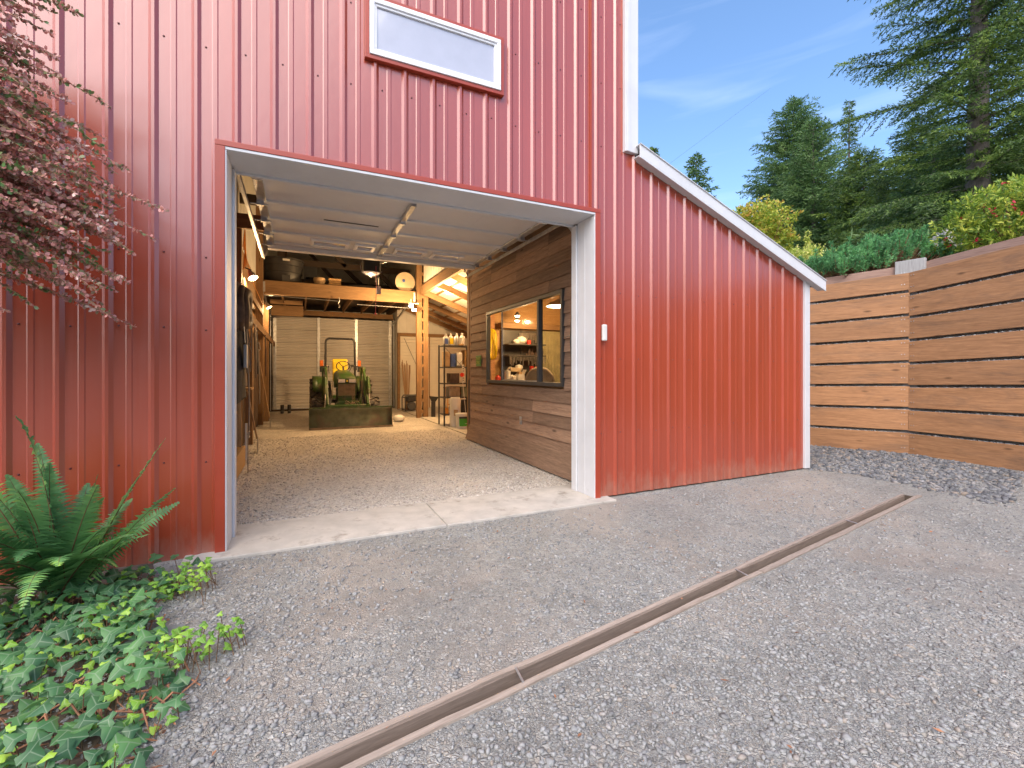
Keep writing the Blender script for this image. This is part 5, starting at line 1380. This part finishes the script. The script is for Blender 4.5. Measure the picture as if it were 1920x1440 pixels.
def bush(name, label, loc, blobs, nclus, per, ll, lw, mat, seed, upb=.5, stemmat='stem_brown', cat='shrub', group=None, wide=.5, shell=.55, whorl=.09):
    q = np.random.default_rng(seed); t = thing(name, label, cat, loc, 0, group)
    vol = np.array([b[3]*b[4]*b[5] for b in blobs]); idx = q.choice(len(blobs), nclus, p=vol/vol.sum())
    Bc = np.array(blobs)[idx]; u = unit(q.normal(size=(nclus, 3))); rr = shell+(1-shell)*q.random(nclus)**.6
    rr *= 1+.13*np.sin(u[:, 0]*5+idx)+.1*np.sin(u[:, 2]*7+idx*2)
    C = Bc[:, :3]+u*Bc[:, 3:6]*rr[:, None]
    C = C[C[:, 2] > -.1]; u = u[:len(C)] if False else unit(C-np.array(blobs)[:, :3].mean(0)); n_ = len(C)
    dirc = unit(u*.7+np.array([0, 0, upb])+q.normal(0, .25, C.shape))
    P = np.repeat(C, per, 0)+np.repeat(dirc, per, 0)*q.uniform(-whorl, whorl*.4, n_*per)[:, None]; D = unit(np.repeat(dirc, per, 0)*.55+q.normal(0, .6, (n_*per, 3)))
    m_ = len(P)
    V, F = diamonds(P, D, ll*q.uniform(.6, 1.2, m_), lw*q.uniform(.7, 1.2, m_), q, wide=wide)
    npmesh('foliage', V, F, mat, t)
    k = MB()
    for i in range(0, n_, max(1, n_//70)):
        c = C[i]; k.tube([(c[0]*.15, c[1]*.15, -.05), (c[0]*.55, c[1]*.55, c[2]*.55), tuple(c)], [.022, .012, .004], 5, caps=False)
    k.build('stems', stemmat, t, True)
    return t, C
bush('maple_tree', 'small maple turning yellow and orange above the white roof edge', (13.6, 5.9, 3.9),
     [(0, 0, 2.3, 1.15, 1.1, .85), (-.85, .15, 1.9, .85, .8, .65), (-1.5, .5, 1.5, .75, .7, .55), (.6, -.1, 1.7, .85, .8, .75), (.0, 0, 1.3, 1.1, 1, .7), (.35, 0, 3.0, .22, .22, .5)],
     3600, 7, .105, .055, 'maple_leaf', 31, upb=.05, cat='tree', shell=.25)
bush('golden_shrub', 'round yellow green shrub just above the end of the white roof edge', (11.1, 2.75, 3.25),
     [(0, 0, .68, .85, .8, .58), (-.5, .2, .5, .6, .6, .5), (.5, -.2, .5, .55, .55, .46)], 2200, 8, .06, .026, 'gold_leaf', 32, upb=.7, shell=.5)
bush('golden_conifer', 'narrow golden column of a young conifer behind the yellow shrub', (14.2, 4.55, 4.3),
     [(0, 0, .5, .15, .15, .6), (0, 0, 1.0, .10, .10, .45)], 420, 7, .07, .03, 'gold_leaf', 33, upb=1.5, shell=.3)
t, C = bush('flowering_bush', 'big bright green bush with red blossoms overhanging the timber wall', (12.0, -.62, 3.5),
     [(0, 0, .85, 1.05, 1.0, .75), (.9, -.5, 1.15, 1.0, .9, .8), (-.55, .4, .55, .6, .6, .5), (.4, -.9, .7, .9, .8, .6), (1.6, -.9, 1.3, .9, .9, .8), (1.0, .2, 1.45, .5, .5, .45)],
     3000, 8, .105, .034, 'azalea_leaf', 34, upb=.6, shell=.45, whorl=.07)
q = np.random.default_rng(6); sel = C[(C[:, 0] < .1)][:400]; sel = sel[q.random(len(sel)) < .07]
P = np.repeat(sel, 7, 0)+q.normal(0, .02, (len(sel)*7, 3))-np.array([.08, .05, 0]); D = unit(q.normal(size=P.shape))
V, F = diamonds(P, D, np.full(len(P), .045), np.full(len(P), .035), q); npmesh('blossoms', V, F, 'flower_red', t)

# mugo pine: upright bottle brush shoots
t = thing('mugo_pine', 'low blue green mountain pine with upright bottle brush shoots behind the wall', 'shrub', (10.95, 1.05, 3.22))
q = np.random.default_rng(41); Ps = []; Ds = []; k = MB()
ns = 560
for i in range(ns):
    a = q.uniform(-1.55, 1.55); b_ = q.uniform(-.75, .75)
    hh = .78*(1-(a/1.75)**2)**.5*(1-(b_/1.0)**2)+.25*math.sin(a*2.1+1)*.5+q.normal(0, .05)
    ang = rad(-22); cx_ = a*math.cos(ang)-b_*math.sin(ang); cy_ = a*math.sin(ang)+b_*math.cos(ang)
    if i < 14: hh += .25
    hz = max(.05, hh*q.uniform(.75, 1.05)); L_ = q.uniform(.13, .24)
    d0 = unit(np.array([a*.16, b_*.25, 1.0])+q.normal(0, .15, 3)); c = np.array([cx_, cy_, hz])
    k.tube([(cx_*.6, cy_*.6, hz*.3), tuple(c), tuple(c+d0*L_)], [.012, .009, .005], 4, caps=False)
    m_ = 90; u = q.random(m_)
    Ps.append(c+d0*(u*L_)[:, None]); Ds.append(unit(d0*.75+q.normal(0, .55, (m_, 3))))
P = np.concatenate(Ps); D = np.concatenate(Ds)
V, F = diamonds(P, D, q.uniform(.06, .095, len(P)), np.full(len(P), .014), q)
npmesh('needles', V, F, 'pine_needle', t); k.build('stems', 'stem_brown', t)

# boulder and rock on the slope
k = MB(); k.blob((0, 0, .25), (.50, .40, .62), 5, 12, .16); k.blob((-.35, -.25, .05), (.45, .35, .25), 6, 12, .16)
tag(k.build('boulder', 'rock_grey', None, loc=(13.2, .9, 3.75)), 'rough grey boulder between the pine and the flowering bush', 'boulder')
# wire
k = MB(); k.tube([(9.0, 13.0, 7.6), (20.0, 18.0, 13.6), (40, 24, 28)], .006, 5)
tag(k.build('overhead_wire', 'dark_metal'), 'thin overhead wire crossing the blue sky', 'wire')

# ================================================================ barberry shrub, upper left
t = thing('barberry_shrub', 'purple leaved shrub arching in front of the red wall at upper left', 'shrub', (-2.75, -1.15, 0))
q = np.random.default_rng(51); k = MB(); Ps = []; Ds = []; Ls = []
BX = Vector((-2.75, -1.15, 0))
tips = [(-.86, -.75, 2.47), (-1.05, -.72, 2.70), (-.92, -.78, 2.28), (-1.0, -.85, 2.16), (-1.22, -.8, 2.02), (-1.08, -.9, 2.33), (-1.30, -.85, 3.02), (-1.42, -.8, 3.15), (-1.52, -.9, 3.3),
        (-1.38, -.95, 2.55), (-1.48, -.85, 2.30), (-1.60, -1.0, 2.05), (-1.28, -1.0, 2.82), (-1.70, -.9, 1.98), (-1.15, -1.0, 2.52), (-1.55, -1.1, 2.75), (-1.8, -1.1, 2.4), (-1.75, -.8, 3.0), (-1.62, -1.1, 3.35), (-1.9, -1.0, 2.15)]
tips += [(-1.25, -.9, 3.5), (-1.45, -1.0, 3.62), (-1.7, -1.1, 3.75), (-1.35, -.85, 3.25), (-1.9, -1.2, 3.6), (-1.05, -.8, 2.0), (-1.4, -.9, 1.92)]
allt = []
tips = [(x+.10, y+.03, z) for (x, y, z) in tips]
for (x, y, z) in tips:
    allt.append((x, y, z, .35))
for i in range(300):
    b_ = tips[q.integers(len(tips))]
    allt.append((min(b_[0]-abs(q.normal(0, .22))+.0, -1.0), b_[1]+q.normal(0, .18), b_[2]+q.normal(0, .13), .6))
for (x, y, z, wgt) in allt:
    tip = Vector((x, y, z)); Lr = q.uniform(.6, 1.2)
    st = Vector((tip.x-Lr*.95, tip.y-q.uniform(-.1, .25), tip.z+q.uniform(.05, .38)))
    st = st.lerp(Vector((-2.6, -1.2, 2.9)), .25)
    mid = (st+tip)/2+Vector((0, 0, q.uniform(.05, .22)))
    pts = [Vector(((1-u)**2*st.x+2*u*(1-u)*mid.x+u*u*tip.x, (1-u)**2*st.y+2*u*(1-u)*mid.y+u*u*tip.y, (1-u)**2*st.z+2*u*(1-u)*mid.z+u*u*tip.z)) for u in [i/9 for i in range(10)]]
    k.tube([tuple(p-BX) for p in pts], [.006-.0045*i/9 for i in range(10)], 5, caps=False)
    ln = sum((pts[i+1]-pts[i]).length for i in range(9)); nn = int(ln/.013)
    for j in range(nn):
        u = (j+q.random())/nn; i = min(8, int(u*9)); p = pts[i].lerp(pts[i+1], u*9-i); d = (pts[i+1]-pts[i]).normalized()
        for r_ in range(4 if u < .8 else 3):
            Ps.append(p-BX); dv = np.array(d)*.5+q.normal(0, .75, 3); Ds.append(unit(dv)); Ls.append((.048-.022*u)*q.uniform(.55, 1.2))
P = np.array([tuple(p) for p in Ps]); D = np.array(Ds); Ln = np.array(Ls)
S, N_ = frames(D, q)
L1 = Ln[:, None]; W1 = L1*.62
V = np.stack([P, P+D*L1*.35+S*W1*.42, P+D*L1*.75+S*W1*.46, P+D*L1, P+D*L1*.75-S*W1*.46+N_*W1*.1, P+D*L1*.35-S*W1*.42+N_*W1*.1], 1).reshape(-1, 3)
F = np.arange(len(V)).reshape(-1, 6)
npmesh('foliage', V, F, 'barberry_leaf', t)
for j in range(9):
    st = Vector((q.uniform(-.1, .1), q.uniform(-.1, .1), 0)); en = Vector((q.uniform(.0, .6), q.uniform(-.1, .3), q.uniform(2.5, 3.4)))
    k.tube([tuple(st), (st.x-.1, st.y, 1.3), tuple(en)], [.022, .015, .006], 6, caps=False)
k.build('stems', 'twig_tan', t, True)

# ================================================================ sword ferns
def fern(label, loc, fronds, seed, group='ferns by the barn corner'):
    t = thing('sword_fern', label, 'fern', loc, 0, group); q = np.random.default_rng(seed); k = MB(); V = []; F = []
    for (tx, ty, tz, lift, wmax) in fronds:
        tip = Vector((tx, ty, tz))-Vector(loc); base = Vector((q.uniform(-.06, .06), q.uniform(-.06, .06), .02))
        ctrl = base.lerp(tip, .45)+Vector((0, 0, lift))
        m_ = 44; pts = []
        for i in range(m_+1):
            u = i/m_; p = base*(1-u)**2+ctrl*2*u*(1-u)+tip*u*u; pts.append(p)
        k.tube([tuple(p) for p in pts[::4]], [.0055-.0042*i/(len(pts[::4])-1) for i in range(len(pts[::4]))], 5, caps=False)
        roll = q.normal(0, .35); ln = (tip-base).length
        for i in range(5, m_+1):
            u = i/m_; d = (pts[min(i+1, m_)]-pts[i-1]).normalized(); sd = d.cross(Vector((0, 0, 1)))
            if sd.length < .05: sd = Vector((1, 0, 0))
            sd.normalize(); sd = (Matrix.Rotation(roll, 3, d) @ sd); nrm = sd.cross(d)
            f_ = (u-.08)/.92; wl = wmax*1.28*min(1, f_*5+.25)*(1-max(0, f_-.25)/.78)**.75
            if wl < .008: wl = .008
            for s_ in (-1, 1):
                l_ = wl*q.uniform(.86, 1.08); pd = (sd*s_*.93+d*.30+nrm*q.uniform(-.05, .25)).normalized()
                w_ = ln/m_*.46; a = pts[i]; o_ = len(V); sg = Vector((0, 0, -1))*l_*q.uniform(.08, .22)
                V += [tuple(a-d*w_), tuple(a+d*w_*1.2), tuple(a+pd*l_*.5+d*w_*.85), tuple(a+pd*l_+sg), tuple(a+pd*l_*.5-d*w_*.75)]
                F.append((o_, o_+1, o_+2, o_+3, o_+4))
    npmesh('fronds', V, F, 'fern_leaf', t); k.build('stems', 'stem_brown', t, True)
    return t
q = np.random.default_rng(61)
fl = [(-1.52, -.95, 1.12, .38, .12), (-.72, -.90, .98, .10, .13), (-.86, -.55, .82, .12, .12), (-.66, -.95, .66, .10, .11), (-1.75, -1.0, .72, .32, .14), (-1.62, -1.25, .55, .35, .14),
      (-1.22, -.55, .66, .12, .13), (-1.05, -.85, .62, .18, .12), (-.95, -1.05, .50, .22, .11), (-1.35, -1.05, .68, .22, .13), (-1.48, -1.45, .34, .42, .12), (-1.2, -1.4, .22, .40, .10),
      (-.9, -1.15, .28, .30, .10), (-1.9, -.75, .62, .3, .14), (-1.0, -.5, .52, .15, .12), (-1.72, -1.35, .25, .42, .13), (-1.55, -.7, .78, .2, .13), (-1.32, -.8, .85, .10, .12), (-1.12, -.7, .74, .1, .12),
      (-.82, -.72, .42, .16, .11), (-1.28, -1.25, .42, .35, .12), (-1.85, -1.2, .4, .4, .13), (-.78, -1.0, .40, .16, .10)]
fl += [(-1.62, -1.05, .95, .25, .13), (-1.0, -1.1, .75, .15, .12), (-1.45, -.6, .95, .12, .12), (-.68, -.75, .52, .12, .11), (-1.3, -1.2, .78, .2, .13), (-1.75, -.8, .95, .2, .13), (-1.1, -1.3, .38, .3, .12), (-.8, -1.25, .48, .22, .11)]
fl = [(x-.07, y+.27, z+.03, l_, w_) for (x, y, z, l_, w_) in fl]; fl[0] = (-1.50, -.62, 1.18, .45, .13)
fern('large sword fern with one long frond arching up the red wall', (-1.33, -.56, 0), fl, 62)
fl2 = [(-2.2+.35*math.cos(a)+.2*q.normal(), -1.15+.5*math.sin(a), q.uniform(.2, .75), q.uniform(.2, .4), .12) for a in np.linspace(0, 6, 14)]
fl2 += [(-1.5, -1.5, .42, .4, .12), (-1.4, -1.25, .6, .4, .12), (-1.65, -1.6, .2, .4, .11), (-1.55, -1.1, .85, .3, .13)]
fl2 = [(x, y+.2, z, l_, w_) for (x, y, z, l_, w_) in fl2]
fern('second sword fern cut off by the left edge of the picture', (-1.95, -1.05, 0), fl2, 63)
fl3 = [(-.86, -1.02, .12, .1, .05), (-.72, -1.1, .10, .1, .05), (-.95, -1.25, .08, .1, .045), (-.75, -1.22, .13, .1, .05)]
fern('tiny fern sprouting above the flat grey stone', (-.86, -1.12, 0), fl3, 64)

# ================================================================ ivy, dry fronds, flat stone
q = np.random.default_rng(71)
def ivy(n_, fn, mat, smin, smax, name, label):
    shp = np.array([(0, -.1), (.38, -.32), (.62, .02), (.40, .22), (.30, .58), (.0, 1.0), (-.30, .58), (-.40, .22), (-.62, .02), (-.38, -.32)])
    V = []; F = []; st = MB()
    for i in range(n_):
        x, y = fn(); z = q.uniform(.03, .15)+.04*math.sin(x*9)*math.sin(y*7); s_ = q.uniform(smin, smax)
        a = q.uniform(0, 6.28); tl = Vector((q.normal(0, .32)+.15, q.normal(0, .32)-.42, 1)).normalized()
        e1 = Vector((math.cos(a), math.sin(a), 0)); e1 = (e1-tl*e1.dot(tl)).normalized(); e2 = tl.cross(e1); o_ = len(V)
        c = Vector((x, y, z)); V.append(tuple(c+e2*.0+tl*.006))
        for (u, v_) in shp: V.append(tuple(c+e1*u*s_+e2*(v_-.15)*s_-tl*(abs(u)*.22+max(0, v_)*.12)*s_))
        for j in range(10): F.append((o_, o_+1+j, o_+1+(j+1) % 10))
        if i % 2 == 0: st.tube([(x, y, z), (x+q.normal(0, .03), y+q.normal(0, .03), .0)], .002, 4, caps=False)
    t = npmesh(name, V, F, mat)
    at = t.data.attributes.new('vein', 'FLOAT', 'POINT'); one = [1, .9, .0, 1, .0, 1, 0, 1, 0, 1, 0]; one = [1, 0, 0, 1, 0, 1-.0, 1, 1, 0, 1, 0]
    one = [1, 0, 0, 1, 0, 1, 1, 1, 0, 1, 0]; one[5] = 0; one[7] = 0
    at.data.foreach_set('value', np.tile(np.array(one, np.float32), len(V)//11))
    k2 = st.build('stems', 'stem_brown', None); k2.parent = t
    tag(t, label, 'ivy', kind='stuff'); return t
def reg_a():
    while 1:
        y = q.uniform(-3.0, -.35); r_ = np.interp(y, [-3.0, -2.2, -1.75, -1.35, -1.0, -.75, -.35], [-.50, -.50, -.50, -.66, -.80, -.84, -.92])
        x = q.uniform(-2.3, r_+q.normal(0, .05))
        if y > -.75 and x < -1.15 and q.random() < .6: continue
        return x, y
ivy(1650, reg_a, 'ivy_dark', .040, .076, 'ivy', 'dark green ivy creeping over the ground below the ferns')
ivy(620, reg_a, 'ivy_light', .022, .042, 'ivy', 'young lime green ivy leaves mixed into the dark ivy')
def reg_b():
    r_ = q.random()
    if r_ < .55: return -.86+.32*q.random()+.02, -.62+q.normal(0, .075)-.05
    t_ = q.random(); return -.62+.36*t_+q.normal(0, .02), -1.62+.16*t_+q.normal(0, .09*(1-t_*.6))
ivy(170, reg_b, 'ivy_light', .022, .040, 'ivy', 'bright green ivy runners reaching onto the gravel')
def reg_c(): return q.uniform(-.98, -.62), -.55+q.normal(0, .12)
ivy(34, reg_c, 'ivy_dark', .035, .060, 'ivy', 'dark ivy leaves at the foot of the barn corner')
# dead fronds and litter
k = MB()
for i in range(420):
    x, y = reg_a(); y = max(y, -1.9)+q.normal(0, .05); a = q.uniform(0, 6.28); l_ = q.uniform(.04, .16); x += q.normal(0, .04)
    k.tube([(x, y, .012+q.random()*.05), (x+l_*.5*math.cos(a), y+l_*.5*math.sin(a), .03+q.random()*.07), (x+l_*math.cos(a+.4), y+l_*math.sin(a+.4), .012+q.random()*.03)], [.004, .005, .001], 4, caps=False)
o = k.build('dead_fronds', 'dry_leaf'); tag(o, 'brown dead fern fronds lying under the ferns', 'litter', kind='stuff')
P = np.array([(*reg_a(), q.uniform(.01, .04)) for i in range(1500)]); D = unit(q.normal(size=P.shape)*np.array([1, 1, .3]))
V, F = diamonds(P, D, q.uniform(.02, .06, len(P)), q.uniform(.008, .02, len(P)), q, wide=.5)
o = npmesh('leaf_litter', V, F, 'dry_leaf'); tag(o, 'brown leaf litter under the ivy', 'litter', kind='stuff')
g = MB(); g.add([(-2.9, -3.4, .004), (-.75, -3.3, .004), (-.70, -1.8, .004), (-.95, -1.0, .004), (-.85, -.55, .004), (-1.0, .0, .004), (-2.9, .0, .004)], [(0, 1, 2, 3, 4, 5, 6)])
struct(g.build('planting_bed', 'soil'))
k = MB(); k.prism([(-.13, -.05), (-.05, -.075), (.10, -.05), (.14, .01), (.06, .055), (-.08, .05), (-.14, .0)], 'z', 0, .035)
tag(k.build('flat_stone', 'stone', None, bevel=.01, loc=(-.70, -1.22, .0), rot=(.05, .04, .3)), 'flat grey green stone at the edge of the ivy', 'stone')

q = np.random.default_rng(91); N = 150
X = q.uniform(-.5, 7, N); Y = q.uniform(-3.4, -.3, N); P = np.stack([X, Y, q.uniform(.008, .022, N)], 1); D = unit(q.normal(size=(N, 3))*np.array([1, 1, .12]))
V, F = diamonds(P, D, q.uniform(.015, .05, N), q.uniform(.005, .016, N), q, up=(0, 0, 1))
o = npmesh('leaf_bits', V, F, 'dry_leaf'); tag(o, 'tiny dry leaf bits scattered over the gravel drive', 'leaves', kind='stuff')
